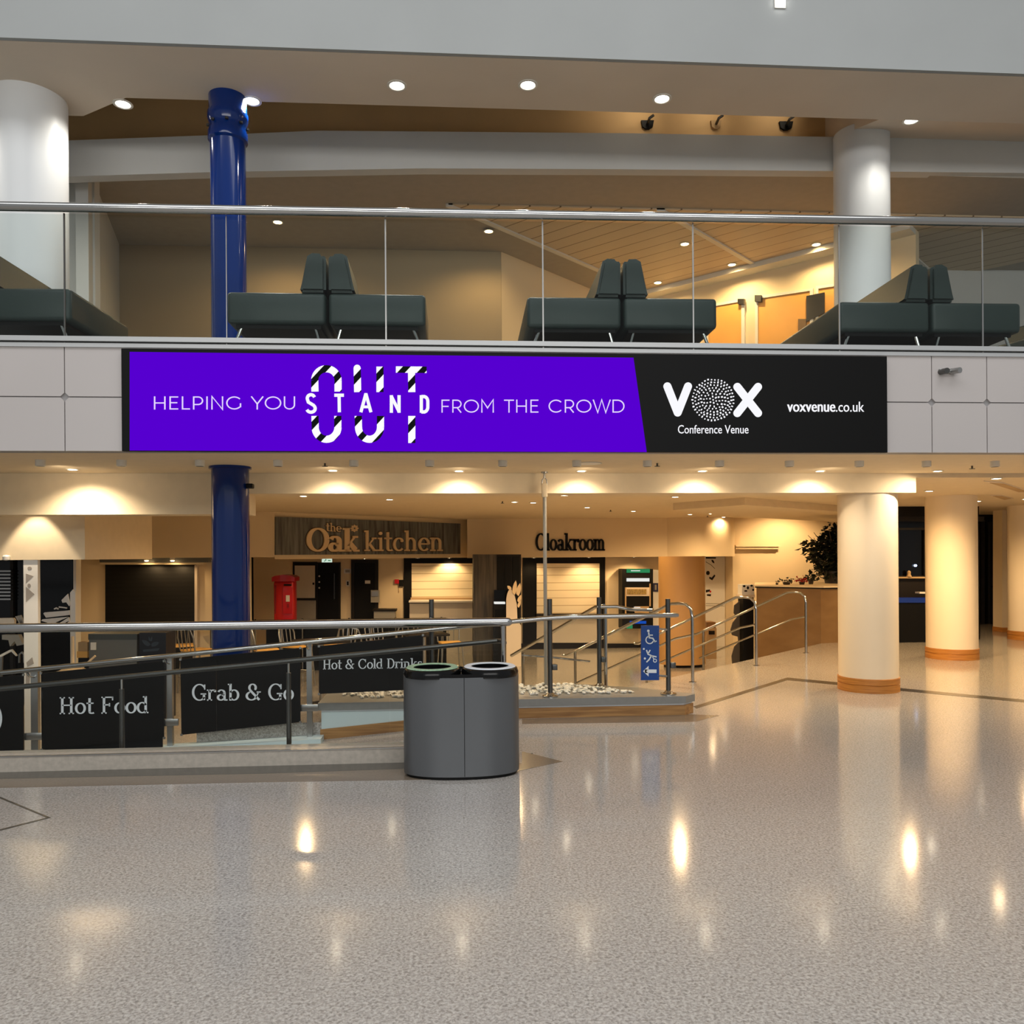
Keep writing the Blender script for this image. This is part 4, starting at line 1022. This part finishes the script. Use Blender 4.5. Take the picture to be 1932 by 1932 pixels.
# doors, shutters, frames
d = wallthing('door_1.001', '', '', fk, [('leaf', 667, 1055, 708, 1226, .0, .03, M_black)])
for c in list(d.children): bpy.data.objects.remove(c)
bpy.data.objects.remove(d)
def sdoor(i, x0, y0, x1, m, fm, fr=6):
    d = struct('door_%d' % i, MB().pxr(x0, y0, x1, 1227, fk, 0, .04), m)
    mk('door_frame', MB().px([(x0 - fr, 1227), (x0 - fr, y0 - fr), (x1 + fr, y0 - fr), (x1 + fr, 1227), (x1, 1227), (x1, y0), (x0, y0), (x0, 1227)], fk, 0, .07), fm, d); return d
d = sdoor(4, 669, 1062, 708, M_black, M_darkframe)
mk('door_notice', MB().pxr(689, 1095, 699, 1101, fk, .04, .045), M_white, d)
d = sdoor(5, 600, 1064, 640, M_black, M_darkframe, 3)
for y in (1087, 1098, 1109): mk('door_stud', MB().px(disc(603, y, 1.6, 1.6, 10), fk, .04, .06), M_white, d)
mk('door_handle', MB().pxr(631, 1082, 632.5, 1130, fk, .04, .10), M_darksteel, d)
wallthing('serving_hatch', 'pale hatch with grey lower panel beside the red post box', 'hatch', fk, [('frame', 553, 1060, 599, 1227, 0, .05, M_darkframe), ('upper_panel', 557, 1067, 595, 1128, .05, .07, M_whitebox if False else M_counter), ('ledge', 556, 1128, 598, 1132, .05, .12, M_darkframe), ('lower_panel', 557, 1132, 598, 1227, .05, .07, M_steelpanel), ('latch', 591, 1099, 594, 1103, .07, .10, M_black)])
wallthing('roller_shutter', 'pale lit roller shutter in a black frame at the kitchen counter', 'shutter', fk, [('frame', 762, 1052, 893, 1227, 0, .06, M_black), ('shutter', 777, 1063, 893, 1129, .06, .09, M_shutw), ('bottom_rail', 775, 1127, 893, 1131, .06, .095, M_brown)])
wallthing('kitchen_counter', 'pale kitchen counter below the lit shutter', 'counter', fk, [('counter_front', 818, 1133, 892, 1227, .10, .6, M_counter), ('counter_top', 774, 1131, 893, 1134, .10, .66, M_trim), ('cabinet_door', 775, 1136, 811, 1227, .10, .55, M_counter)])
wallthing('waste_cabinet', 'small grey box cabinet standing by the black door', 'cabinet', fk, [('body', 709, 1150, 748, 1227, .1, .5, M_steelpanel), ('top', 707, 1147, 750, 1151, .1, .52, M_darkframe)])
wallthing('hand_dispenser', 'pale wall dispenser hanging on the black door frame', 'dispenser', fk, [('body', 701, 1113, 717, 1136, .07, .18, M_steelpanel), ('cover', 703, 1115, 715, 1124, .18, .2, M_brush)])
wallthing('fire_alarm', 'small red fire alarm box beside the pale kitchen shutter frame', 'alarm', fk, [('red_box', 745, 1093, 753, 1101, 0, .08, M_red), ('black_box', 753, 1094, 761, 1106, 0, .07, M_black), ('cable', 752, 1106, 753, 1118, 0, .02, M_brown)])
wallthing('wall_sign', 'small pale fan-shaped notice on the wall between the black doors', 'notice', fk, [('plate', 649, 1073, 663, 1082, 0, .03, M_white), ('symbol', 652, 1075, 660, 1080, .03, .034, M_steelpanel)])
wallthing('wall_sign', 'small pictogram notice below the fan-shaped one between the black doors', 'notice', fk, [('plate', 653, 1095, 660, 1106, 0, .03, M_white), ('symbol', 655, 1097, 658, 1104, .03, .034, M_black)])
fe = fs
t = wallthing('exit_sign', 'lit green and white running-man exit sign under the kitchen board', 'sign', fe, [('panel', 618, 1054, 636, 1061, -.2, -.17, M_exit), ('bracket', 618, 1045, 623, 1055, -.195, -.175, M_darksteel)])
P = ribbon([(621, 1059.5), (623, 1057), (625, 1057)], 1.2) + ribbon([(628, 1057.5), (633, 1057.5)], 1.6) + [disc(624, 1055.4, .8, .8)]
letters('pictogram', P, fe, M_exitg, t, -.17, -.167)
# dark plank pillar with screen kiosk and leaf decoration
fp = vplane(18.2)
t = wallthing('plank_pillar', 'broad pillar clad in dark weathered planks beside the cloakroom', 'pillar', fp, [('plank_face', 893, 1046, 937, 1262, .02, .04, M_pillarwood), ('core', 893.5, 1046, 983, 1262, -1.2, .02, M_darkframe)])
for i, x in enumerate((938, 952, 967)):
    mk('door_panel', MB().pxr(x, 1050, x + 12.5, 1255, fp, .02, .05), M_black, t)
fp2 = vplane(17.6)
wallthing('kiosk', 'black touch kiosk with a white strip before the plank pillar', 'kiosk', fp2, [('body', 931, 1140, 954, 1284, -.3, .0, M_black), ('screen', 932, 1113, 958, 1135, -.3, .02, M_darkglass), ('white_strip', 933, 1136, 953, 1139.5, -.28, .03, M_whitebox), ('panel', 934, 1150, 951, 1210, .0, .01, M_blackgloss)])
fl = vplane(17.3)
t = thing('leaf_cutout', 'pale cut-out panel shaped like leaves beside the cloakroom frame', 'decoration', fl(970, 1288))
mk('arch_panel', MB().px([(955, 1288), (955, 1135)] + [(964 - 9 * math.cos(R(a)), 1135 - 24 * math.sin(R(a))) for a in range(10, 91, 10)] + [(970, 1120), (975, 1140), (976, 1170), (983, 1180), (983, 1288)], fl, 0, .03), M_tan, t)
b = MB()
for q in ((964, 1112, 957, 1105, 3), (969, 1122, 973, 1095, 4), (976, 1124, 981, 1100, 4), (977, 1136, 983, 1122, 3), (977, 1146, 982, 1132, 2.5)): b.px(blade(*q), fl, .03, .05)
mk('leaf_spray', b, M_signletter, t)
# cloakroom shutter
wallthing('roller_shutter', 'pale roller shutter in a black frame under the cloakroom letters', 'shutter', fk, [('frame', 986, 1050, 1141, 1214, 0, .06, M_black), ('shutter', 1012, 1063, 1130, 1157, .06, .09, M_shutw), ('counter_edge', 1010, 1157, 1131, 1161, .06, .3, M_darkframe), ('lower_panel', 1012, 1161, 1130, 1212, .06, .09, M_counter)])
# vending machine
fv = vplane(20.45)
t = wallthing('vending_machine', 'black vending machine with green header against the lit cream wall', 'vending machine', fv, [('cabinet', 1167, 1073, 1224, 1183, 0, .45, M_black), ('green_header', 1175, 1073, 1218, 1080, .45, .46, M_green), ('white_strip', 1175, 1090, 1217, 1096, .45, .47, M_whitebox),
    ('shelf_frame', 1173, 1107, 1218, 1123, .45, .465, M_tan), ('side_rail', 1172, 1107, 1174.5, 1155, .45, .47, M_brown), ('side_rail', 1217, 1100, 1219.5, 1142, .45, .47, M_brown), ('label_card', 1188.5, 1143, 1200, 1151, .45, .48, M_whitebox), ('blue_screen', 1181, 1169, 1211, 1174, .45, .47, M_bluescreen), ('tray', 1190, 1142, 1216, 1154, .45, .475, M_brown), ('green_sticker', 1175, 1176, 1186, 1183, .45, .465, M_green)])
rows = MB()
letters('product_row', [[(1176 + 3 * i, 1110), (1178.3 + 3 * i, 1110), (1178.3 + 3 * i, 1120), (1176 + 3 * i, 1120)] for i in range(12)], fv, mat('products', (150, 124, 60), .5, noise=.7, nscale=40), t, .465, .48)
letters('header_text', fit(font_polys('changer'), 1183, 1074.5, 1200, 1078) if False else [[(1183, 1075.5), (1200, 1075.5), (1200, 1077), (1183, 1077)]], fv, M_whitebox, t, .46, .463)
wallthing('wall_panel', 'tall white lit panel beside the vending machine', 'panel', fv, [('panel', 1226, 1075, 1241, 1192, 0, .05, M_white), ('edge', 1224.5, 1075, 1226, 1192, 0, .06, M_trim)])
wallthing('small_sign', 'small dark blue notice on the white panel beside the vending machine', 'notice', fv, [('plate', 1231, 1100, 1240.5, 1116, .05, .07, mat('navy', (28, 32, 78), .4)), ('symbol', 1234, 1103, 1237.5, 1113, .07, .075, M_steelpanel)])
# poster wall with drawings, right of the curved screen
t = wallthing('poster_wall', 'white poster with black sketch marks behind the curved screen', 'poster', fk, [('sheet', 1318, 1046, 1367, 1240, 0, .03, M_white)])
P = [[(1331, 1051), (1350, 1051.5), (1350, 1054), (1331, 1054)]] + [blade(1342, 1056, 1347, 1063, 1.8)] + ribbon([(1331, 1060), (1341, 1066), (1348, 1073)], .8) + [disc(1335, 1081, 3.5, 4)] + [[(1337, 1091), (1343, 1095), (1349, 1086), (1347, 1084), (1342, 1090), (1338, 1088)]] + [[(1331, 1113), (1339, 1112), (1338, 1116), (1331, 1118)], [(1333, 1121), (1341, 1121), (1340, 1125), (1333, 1124)]]
letters('sketch_marks', P, fk, M_darkframe, t, .03, .034)
letters('red_mark', [disc(1339.5, 1116, 1.6, 2)], fk, M_red, t, .03, .035)
letters('ruled_lines', [[(1331, y), (1366, y + .6), (1366, y + 1.8), (1331, y + 1.2)] for y in (1138, 1142)], fk, M_steelpanel, t, .03, .034)
wallthing('pilaster', 'cream pilaster strips between the poster and the lounge wall', 'pilaster', fk, [('strip', 1368, 1044, 1375, 1236, .005, .08, M_cream), ('strip', 1376, 1044, 1382, 1110, .005, .06, M_cream), ('panel', 1369, 1112, 1383, 1236, .005, .05, M_cream)])
fw = vplane(19.85)
wallthing('waste_bin', 'narrow brown bin unit with rounded top behind the stair rail', 'bin', vplane(18.0), [('body', 1333, 1185, 1352, 1262, -.4, 0, M_brown), ('top', 1334, 1174, 1351, 1186, -.4, -.02, mat('bin_brown', (130, 96, 58), .4)), ('slot', 1337, 1190, 1348, 1197, 0, .02, M_darkframe)])
# dark display stand with scrolled edge
fd = vplane(16.35)
t = thing('display_stand', 'black display stand with scrolled grey silhouette edge before the stone wall', 'stand', fd(1408, 1262))
mk('panel', MB().pxr(1402, 1126, 1422, 1262, fd, -.3, 0), M_black, t)
mk('scrolled_edge', MB().px([(1401, 1135), (1391, 1143), (1390, 1158), (1396, 1166), (1388, 1176), (1384, 1190), (1387, 1200), (1398, 1203), (1399, 1214), (1391, 1222), (1386, 1240), (1388, 1262), (1401, 1262)], fd, -.2, -.17), M_steelpanel if False else mat('stand_grey', (70, 62, 52), .5), t)
mk('top_cap', MB().pxr(1399, 1122, 1424, 1127, fd, -.32, .02), M_tan, t)
t = thing('patterned_pot', 'black and white patterned planter box at the end of the stone wall', 'planter', hv(1418, 1107, 16.9))
fq = vplane(16.36); mk('box', MB().pxr(1400, 1103, 1423, 1122, fq, -.25, 0), M_white, t)
P = [disc(1404, 1106, 2.5, 2), disc(1411, 1109, 2.2, 3), disc(1418, 1105, 2.4, 2), disc(1421, 1113, 2, 2), disc(1407, 1115, 3, 1.6)]
letters('patch', [[q] for q in P], fq, M_black, t, 0, .004)
wallthing('stair_lamp', 'slim dark stanchion standing before the brown stone wall', 'stanchion', hv and vplane(15.6), [('shaft', 1506, 1140, 1510, 1210, 0, .04, M_darksteel), ('foot', 1505, 1210, 1511, 1222, 0, .05, M_black)])
wallthing('wall_shelf', 'cream ledge moulding on the lounge wall above the planter', 'shelf', fw, [('ledge', 1385, 1028, 1470, 1031.5, 0, .12, M_cream), ('underside', 1386, 1031.5, 1466, 1036, 0, .08, M_cream)])

# ------------------------------------------------------------------ plants on the planter
def leafcloud(b, c, r, n, size, rnd, flat=1.):
    for i in range(n):
        d = Vector((rnd.gauss(0, 1), rnd.gauss(0, 1), rnd.gauss(0, 1))).normalized() * (rnd.random() ** .45)
        p = Vector(c) + Vector((d.x * r[0], d.y * r[1], d.z * r[2]))
        a = Vector((rnd.uniform(-1, 1), rnd.uniform(-1, 1), rnd.uniform(-.7, .4))).normalized(); u = a.cross(Vector((rnd.random(), rnd.random(), 1))).normalized(); s_ = size * rnd.uniform(.7, 1.3); nn = a.cross(u)
        b.add([p, p + a * s_ * .5 + u * s_ * .30 + nn * s_ * .08, p + a * s_ * 1.0, p + a * s_ * .5 - u * s_ * .30 + nn * s_ * .08], [(0, 1, 2), (0, 2, 3)])
rnd = random.Random(11)
tp = hv(1572, 1107, 16.5); tp.z = 1.07
t = thing('potted_tree', 'dark leafy potted tree on the planter behind the near round column', 'tree', tp)
mk('pot', MB().lathe([(.16, 0), (.20, .22), (.215, .22), (.215, .25), (.18, .25)], tp, 20), M_pot, t)
b = MB().tube([tp + Vector((0, 0, .2)), tp + Vector((.02, 0, .5)), tp + Vector((-.02, .02, .95))], [.035, .03, .02], 8)
for k in range(9):
    a = k * .7; q = tp + Vector((0, 0, .35 + .05 * k)); b.tube([q, q + Vector((.28 * math.cos(a), .25 * math.sin(a), .22)), q + Vector((.5 * math.cos(a), .4 * math.sin(a), .45))], [.014, .01, .005], 6)
mk('branches', b, M_trunk, t)
b = MB(); leafcloud(b, tp + Vector((.05, 0, .62)), (.52, .40, .50), 900, .13, rnd); leafcloud(b, tp + Vector((-.42, -.02, .70)), (.25, .25, .26), 120, .13, rnd); leafcloud(b, tp + Vector((.0, -.05, .25)), (.40, .3, .2), 200, .12, rnd); leafcloud(b, tp + Vector((.02, 0, 1.05)), (.30, .25, .20), 140, .12, rnd)
mk('foliage', b, M_leaf, t, smooth=False)
def small_plant(px, v, w, h, mleaf, label, pot=True, n=60):
    p = hv(px, 1107, v); p.z = 1.07
    t = thing('potted_plant', label, 'plant', p)
    mk('pot', MB().lathe([(w * .35, 0), (w * .45, h * .35), (w * .48, h * .38), (w * .42, h * .38)], p, 16), M_pot, t)
    b = MB(); leafcloud(b, p + Vector((0, 0, h * .65)), (w, w * .6, h * .4), n, h * .42, rnd); mk('leaves', b, mleaf, t, smooth=False)
small_plant(1484, 15.95, .17, .13, M_leaf, 'low dark leafy plant on the planter, before the lit wall')
small_plant(1513, 15.95, .13, .15, M_redleaf, 'small red-leaved plant on the planter beside the tree')
small_plant(1530, 16.1, .12, .24, M_leaf, 'taller dark sprig between the red plant and the tree', n=40)
small_plant(1466, 16.0, .06, .09, M_leaf, 'tiny dark plant at the low plant edge of the planter', n=20)

# ------------------------------------------------------------------ dark glazed doors past the columns
def glazing(i, pts, z1, label=None):
    b = MB(); b.prism(pts, 0, z1); return struct('window_%d' % i, b, M_darkglass)
q0 = hv(1640, 1200, 15.2); q1 = hv(1852, 1200, 15.2)
g = glazing(1, [(8.45, 15.25), (q1.x, 15.25), (q1.x, 15.35), (8.45, 15.35)], 2.58)
fgl = vplane(15.25)
mk('window_head', MB().pxr(1600, 975, 1852, 984, fgl, 0, .08), M_darkframe, g)
mk('window_frame', MB().px([(1690, 1040), (1690, 996), (1747, 996), (1747, 1090), (1690, 1090), (1690, 1086), (1741, 1086), (1741, 1000), (1694, 1000), (1694, 1040)], fgl, 0, .05), M_darkframe, g)
mk('window_sill', MB().pxr(1690, 1088, 1752, 1091, fgl, 0, .10), M_brown, g)
mk('dado_panel', MB().pxr(1690, 1091, 1752, 1128, fgl, 0, .02), M_darkframe, g)
t = wallthing('bar_counter', 'dark bar counter with blue lit edge behind the round columns', 'counter', vplane(14.9), [('blue_edge', 1690, 1128, 1800, 1137, -.2, .02, mat('blue_edge', (16, 44, 110), .3, emit=.12, ecol=(10, 50, 160))), ('body', 1690, 1137, 1800, 1224, -.2, 0, M_black), ('tray', 1735, 1117, 1752, 1120, -.15, 0, M_trim)])
b = MB().lathe([(.02, -.02), (.028, 0), (.02, .02)], fgl(1725.5, 1067, .03), 12); solo('indicator_lamp', b, emis('pin_lamp', (190, 215, 255), 6), 'tiny bluish lamp glowing in the dark glazed front', 'lamp')
b = MB().lathe([(.05, 0), (.03, .05), (.035, .09), (.01, .12)], hv(1715, 1088, 15.17) + Vector((0, 0, .0)), 12); solo('table_ornament', b, M_brown, 'small brown ornament on the dark window sill', 'ornament')
g = glazing(2, [(q1.x + .05, 18.6), (13.9, 18.6), (13.9, 18.7), (q1.x + .05, 18.7)], 2.58)
fg2 = vplane(18.6)
mk('door_leaf', MB().pxr(1861, 985, 1885, 1196, fg2, 0, .06), M_darkframe, g)
mk('door_glass', MB().pxr(1866, 1000, 1884, 1190, fg2, .06, .08), M_blackgloss, g)
mk('door_handle', MB().pxr(1868, 1106, 1878, 1108, fg2, .08, .14), M_chrome, g)
mk('door_jamb', MB().pxr(1846, 982, 1853, 1190, fg2, 0, .10), M_darkframe, g)
fpil = vplane(16.6)
t = wallthing('flat_pilaster', 'flat cream pilaster with wooden foot beside the dark doorway', 'pilaster', fpil, [('shaft', 1891, 958, 1932, 1184, -.3, 0, M_creamc), ('wooden_foot', 1890, 1184, 1933, 1206, -.3, .02, M_wood)])

# ------------------------------------------------------------------ left: dark shop front, white post, black shutter
fs1 = vplane(16.9)
wallthing('roller_shutter', 'black roller shutter under the lamp track between cream walls', 'shutter', fs1, [('head_box', 198, 1052, 400, 1061, 0, .25, M_grey), ('head_trim', 198, 1061, 390, 1065, 0, .22, M_cream), ('shutter', 201, 1065, 370, 1270, 0, .06, M_shutd), ('side_rail', 370, 1066, 375, 1270, 0, .10, M_tan)])
fs2 = vplane(12.45)
g = struct('window_3', MB().pxr(-400, 1050, 142, 1330, vplane(12.5), -.1, 0), M_darkglass)
mk('window_mullion', MB().pxr(23, 1050, 29, 1330, vplane(12.5), 0, .06), M_darkframe, g)
mk('window_side', MB().pxr(142, 1047, 147, 1330, vplane(12.5), -.1, .06), M_trim, g)
t = thing('louvre_blind', 'dark slatted blind catching light inside the shop window', 'blind', vplane(12.45)(5, 1140))
for k in range(9):
    mk('slat', MB().pxr(-30, 1076 + k * 6.6, 22, 1079 + k * 6.6, vplane(12.42), 0, .03), M_brush, t)
f10 = vplane(10.3)
t = thing('white_post', 'square white post with grey patches standing at the dark shop front', 'post', hv(59, 1390, 10.3))
q0 = hv(45, 1200, 10.42); q1 = hv(72, 1200, 10.42)
mk('shaft', MB().box(q0.x, q1.x, 10.42, 10.48, LOW, EYE), M_white, t)
f10b = vplane(10.42)
P = [[(49, 1082), (63, 1087), (49, 1100)], [(49, 1107), (65, 1121), (49, 1136)], disc(56, 1072, 4, 3), disc(55, 1105, 3, 4)] + [[(50, 1250), (61, 1240), (64, 1252), (52, 1258)], [(49, 1262), (58, 1262), (55, 1300), (49, 1296)]]
letters('grey_patches', P, f10b, mat('patch_grey', (158, 150, 142), .6), t, 0, .004)
b = MB().lathe([(.03, .02), (.045, 0), (.04, -.04), (.01, -.05)], hv(12, 1050, 10.38), 14)
solo('wall_lamp', b, M_trim, 'tiny white fitting under the near bulkhead at the frame edge', 'fitting')
# white cut-out sculpture in the shop window
fz_ = vplane(12.2)
t = thing('cutout_sculpture', 'white cut-out plant decoration standing in the dark shop window', 'decoration', fz_(112, 1330))
mk('stem', MB().px([(135, 1330), (134, 1118), (139, 1112), (144, 1118), (145, 1330)], fz_, 0, .03), M_white, t)
for q in (((134, 1151), (125, 1152), (87, 1155), (85, 1157), (90, 1165), (134, 1160)), ((133, 1163), (83, 1168), (81, 1171), (92, 1174), (97, 1180), (112, 1172)), ((133, 1164), (104, 1182), (111, 1182), (134, 1170)), ((134, 1170), (120, 1186), (128, 1186), (135, 1178)), ((131, 1120), (119, 1132), (121, 1137), (128, 1136), (133, 1143), (135, 1140))):
    mk('blade', MB().px(list(q), fz_, .03, .05), M_white, t)
for q in ([(103, 1149), (107, 1147), (111, 1149)], [(112, 1145), (120, 1146), (127, 1147)]):
    b = MB()
    for p in ribbon(q, 2.2): b.px(p, fz_, .0, .02)
    mk('sprig', b, M_white, t)
# grey cabinet, dark box with etched leaf
t = wallthing('service_cabinet', 'mid-grey service cabinet with pale switch plate behind the ramp rail', 'cabinet', vplane(11.6), [('body', 168, 1206, 258, 1362, -.5, 0, M_grey), ('top_band', 167, 1196, 259, 1207, -.5, .01, mat('cabinet_band', (62, 68, 68), .4)), ('switch_plate', 172, 1212, 182, 1226, 0, .02, M_trim)])
fb = vplane(11.6)
t = wallthing('display_box', 'dark navy box with a faint etched leaf mark beside the grey cabinet', 'box', fb, [('body', 263, 1194, 313, 1360, -.4, 0, mat('navy_box', (10, 14, 26), .35))])
mm = mat('etched', (44, 54, 66), .4)
letters('leaf_mark', [blade(283, 1218, 268, 1208, 4), blade(285, 1218, 300, 1212, 4), blade(283, 1210, 281, 1201, 1.5), blade(285, 1210, 287, 1201, 1.5), [(270, 1226), (301, 1223), (298, 1228), (270, 1230)]], fb, mm, t, 0, .004)
# steel table base and wire rack at the shop window
def at_low(px, v):
    p = hv(px, 1200, v); return Vector((p.x, v, LOW))
# red post box
pb = at_low(534, 18.6)
t = thing('post_box', 'red pillar-style post box standing against the cream wall', 'post box', pb)
f = vplane(18.35)
mk('body', MB().rbox(hv(517, 1120, 18.4).x, hv(554, 1120, 18.4).x, 18.35, 18.8, LOW + .1, hv(534, 1096, 18.4).z, .04), M_red, t)
xc0, xc1 = hv(513, 1090, 18.3).x, hv(556, 1090, 18.3).x; zt = hv(534, 1085, 18.3).z; zl = hv(534, 1097, 18.3).z
b = MB(); b.vprism([(xc0, zl), (xc1, zl), (xc1, zt - .05), (xc1 - .06, zt - .015), ((xc0 + xc1) / 2, zt + .01), (xc0 + .06, zt - .015), (xc0, zt - .05)], 18.28, 18.85); mk('cap', b, M_red, t)
mk('plinth', MB().box(hv(516, 1120, 18.4).x, hv(555, 1120, 18.4).x, 18.33, 18.82, LOW, LOW + .12), M_black, t)
mk('door', MB().pxr(534, 1108, 552, 1158, f, 0, .02), M_red, t); mk('slot', MB().pxr(536, 1102, 550, 1105, f, 0, .03), M_black, t)
mk('notice_plate', MB().pxr(540, 1123, 547, 1135, f, .02, .03), M_trim, t); mk('lock', MB().pxr(543, 1139, 545.5, 1146, f, .02, .04), M_darkred, t)
mk('side_groove', MB().pxr(519, 1104, 521, 1158, f, 0, .012), M_darkred, t)

# low black partition and the stools, tables of the food court
xa, xbb = hv(474, 1160, 17.2).x, hv(842, 1172, 17.2).x
t = thing('low_partition', 'low black partition with slim steel posts before the post box', 'partition', ((xa + xbb) / 2, 17.2, LOW))
mk('cap_rail', MB().box(xa, xbb, 17.15, 17.25, .36, .40), M_black, t)
mk('panel', MB().box(xa + .3, xbb, 17.19, 17.21, LOW, .36), M_blackgloss, t)
for k in range(5):
    x = xa + .1 + (xbb - xa - .2) * k / 4; mk('post', MB().tube([(x, 17.12, LOW), (x, 17.12, .43)], .018, 8), M_chrome, t)
def make_stool():
    t = thing('bar_chair', '', 'chair', (0, 0, LOW), 0, 'metal bar chairs in the food court')
    H = .74
    mk('seat', MB().rbox(-.20, .20, -.20, .20, H - .02, H + .015, .012), M_yellow, t, False)
    b = MB(); b.tube([(-.20, .19, H), (-.215, .23, H + .22), (-.17, .26, H + .36), (0, .27, H + .40), (.17, .26, H + .36), (.215, .23, H + .22), (.20, .19, H)], .013, 8); mk('back_hoop', b, M_brush, t, False)
    for x in (-.10, 0, .10): mk('back_slat', MB().tube([(x, .20, H), (x * 1.1, .255, H + .37)], .009, 6), M_brush, t, False)
    for sx_ in (-1, 1):
        for sy_ in (-1, 1): mk('leg', MB().tube([(sx_ * .18, sy_ * .18, H - .02), (sx_ * .23, sy_ * .23, 0)], .013, 8), M_brush, t, False)
    mk('foot_ring', MB().tube([(.215 * a, .215 * c, .28) for a, c in ((1, 1), (-1, 1), (-1, -1), (1, -1), (1, 1))], .009, 6), M_brush, t, False)
    return t
def make_table():
    t = thing('cafe_table', '', 'table', (0, 0, LOW), 0, 'square tables of the food court')
    mk('table_top', MB().rbox(-.36, .36, -.36, .36, .98, 1.02, .012), M_darkframe, t, False)
    mk('pedestal', MB().tube([(0, 0, .02), (0, 0, .98)], .035, 12), M_brush, t, False)
    mk('base', MB().lathe([(.26, 0), (.25, .015), (.05, .03)], (0, 0, 0), 24), M_darksteel, t, False)
    return t
ST = make_stool(); TB = make_table(); first = [True, True]
for px_, v, rz, lab in ((372, 14.6, 2.5, 'bar chair with hooped back tipped beside the blue column'), (345, 15.4, .4, 'bar chair behind the hooped one near the black shutter'), (560, 15.0, 1.1, 'bar chair before the post box, near the low partition'),
        (500, 14.6, 2.0, 'bar chair just past the blue column'), (640, 15.2, -.6, 'bar chair under the black kitchen doors'), (668, 14.4, 2.9, 'bar chair turned to the table before the black door'), (720, 15.6, .8, 'bar chair beside the waste cabinet'),
        (760, 14.9, 3.6, 'bar chair before the pale kitchen counter'), (850, 15.2, .2, 'bar chair nearest the plank pillar')):
    o = ST if first[0] else copy_tree(ST); first[0] = False; o['label'] = lab; o.location = at_low(px_, v); o.rotation_euler = (0, 0, rz)
for px_, v, rz, lab in ((530, 16.1, .2, 'dark square table behind the chair by the blue column'), (606, 13.2, .5, 'dark square table under the drinks banner end'), (700, 16.4, .1, 'dark square table before the black door'), (800, 14.2, .3, 'dark square table near the kitchen counter'), (400, 16.3, .3, 'dark square table before the black shutter')):
    o = TB if first[1] else copy_tree(TB); first[1] = False; o['label'] = lab; o.location = at_low(px_, v); o.rotation_euler = (0, 0, rz)
# items at the shop window: pedestal stool, wire rack, crate
p = at_low(137, 11.3)
t = thing('pedestal_chair', 'pale swivel chair on a thin stem before the dark window', 'chair', p)
mk('stem', MB().tube([p, p + Vector((0, 0, .95)), p + Vector((0, 0, 1.30))], .02, 10), M_signletter, t)
b = MB(); b.lathe([(.0, .78), (.17, .80), (.20, .84), (.17, .85), (.03, .93)], p, 20); mk('seat', b, M_signletter, t)
mk('arm', MB().tube([p + Vector((.08, -.02, .84)), p + Vector((.3, -.02, 1.04))], .014, 8), M_signletter, t); mk('arm', MB().tube([p + Vector((-.08, -.02, .83)), p + Vector((-.3, -.02, .76))], .014, 8), M_signletter, t)
mk('base', MB().lathe([(.24, 0), (.22, .02), (.04, .05)], p, 20), M_darksteel, t)
p = at_low(130, 10.6)
t = thing('wire_rack', 'curled wire rack standing behind the ramp rail at the dark window', 'rack', p)
b = MB()
for k in range(5):
    x = p.x - .13 + .065 * k
    for z in (.50, .66): b.tube([(x + .035 * math.cos(R(a)), 10.6, LOW + z + .08 + .07 * math.sin(R(a))) for a in range(0, 361, 30)], .007, 6)
mk('loops', b, M_brush, t); mk('frame', MB().tube([(p.x - .17, 10.62, LOW), (p.x - .17, 10.62, LOW + .82), (p.x + .17, 10.62, LOW + .82), (p.x + .17, 10.62, LOW)], .009, 8), M_brush, t)
p = at_low(157, 11.2); fz0 = vplane(11.75)
t = wallthing('crate', 'small yellow wooden crate on a dark stand beside the grey cabinet', 'crate', fz0, [('box', 145, 1229, 165, 1241, -.2, 0, M_yellow), ('stand', 147, 1241, 165, 1345, -.2, -.01, M_black), ('basket', 146, 1212, 164, 1229, -.15, -.02, M_brown)])
p = at_low(-2, 11.0)
t = thing('lounge_chair', 'pale moulded chair cut by the frame edge before the dark window', 'chair', at_low(15, 11))
f11 = vplane(11.0)
mk('back', MB().px([(-40, 1167), (24, 1166), (27, 1170), (26, 1186), (-40, 1190)], f11, -.05, 0), M_counter, t)
mk('shell', MB().px([(2, 1198), (33, 1198), (40, 1213), (45, 1216), (30, 1219), (26, 1210), (17, 1220), (14, 1208), (2, 1207)], f11, -.1, -.02), M_steelpanel, t)
mk('leg', MB().px([(-20, 1245), (14, 1227), (18, 1226), (28, 1238), (26, 1239), (17, 1230), (-20, 1250)], f11, -.08, -.05), M_trim, t)
mk('foot', MB().px([(-10, 1340), (-4, 1240), (0, 1240), (-4, 1345)], f11, -.08, -.05), M_brush, t)
b = MB()
for p_ in ribbon([(30, 1252), (30.5, 1236), (35, 1232), (39, 1236), (39.5, 1252)], 2): b.px(p_, f11, -.1, -.07)
t = solo('wire_hook', b, M_brush, 'curled grey wire hook in the dark window beside the white post', 'hook')
f = vplane(11.0); t = [o for o in COL.objects if o.name == 'lounge_chair'][0]
for k in range(3): mk('window_fin', MB().px([(30 + 4 * k, 1163 - k), (33 + 4 * k, 1162 - k), (44 + 2 * k, 1178), (40 + 2 * k, 1180)], f, 0, .02), M_steelpanel, t)  # fins of the shop window, merely parented to the chair
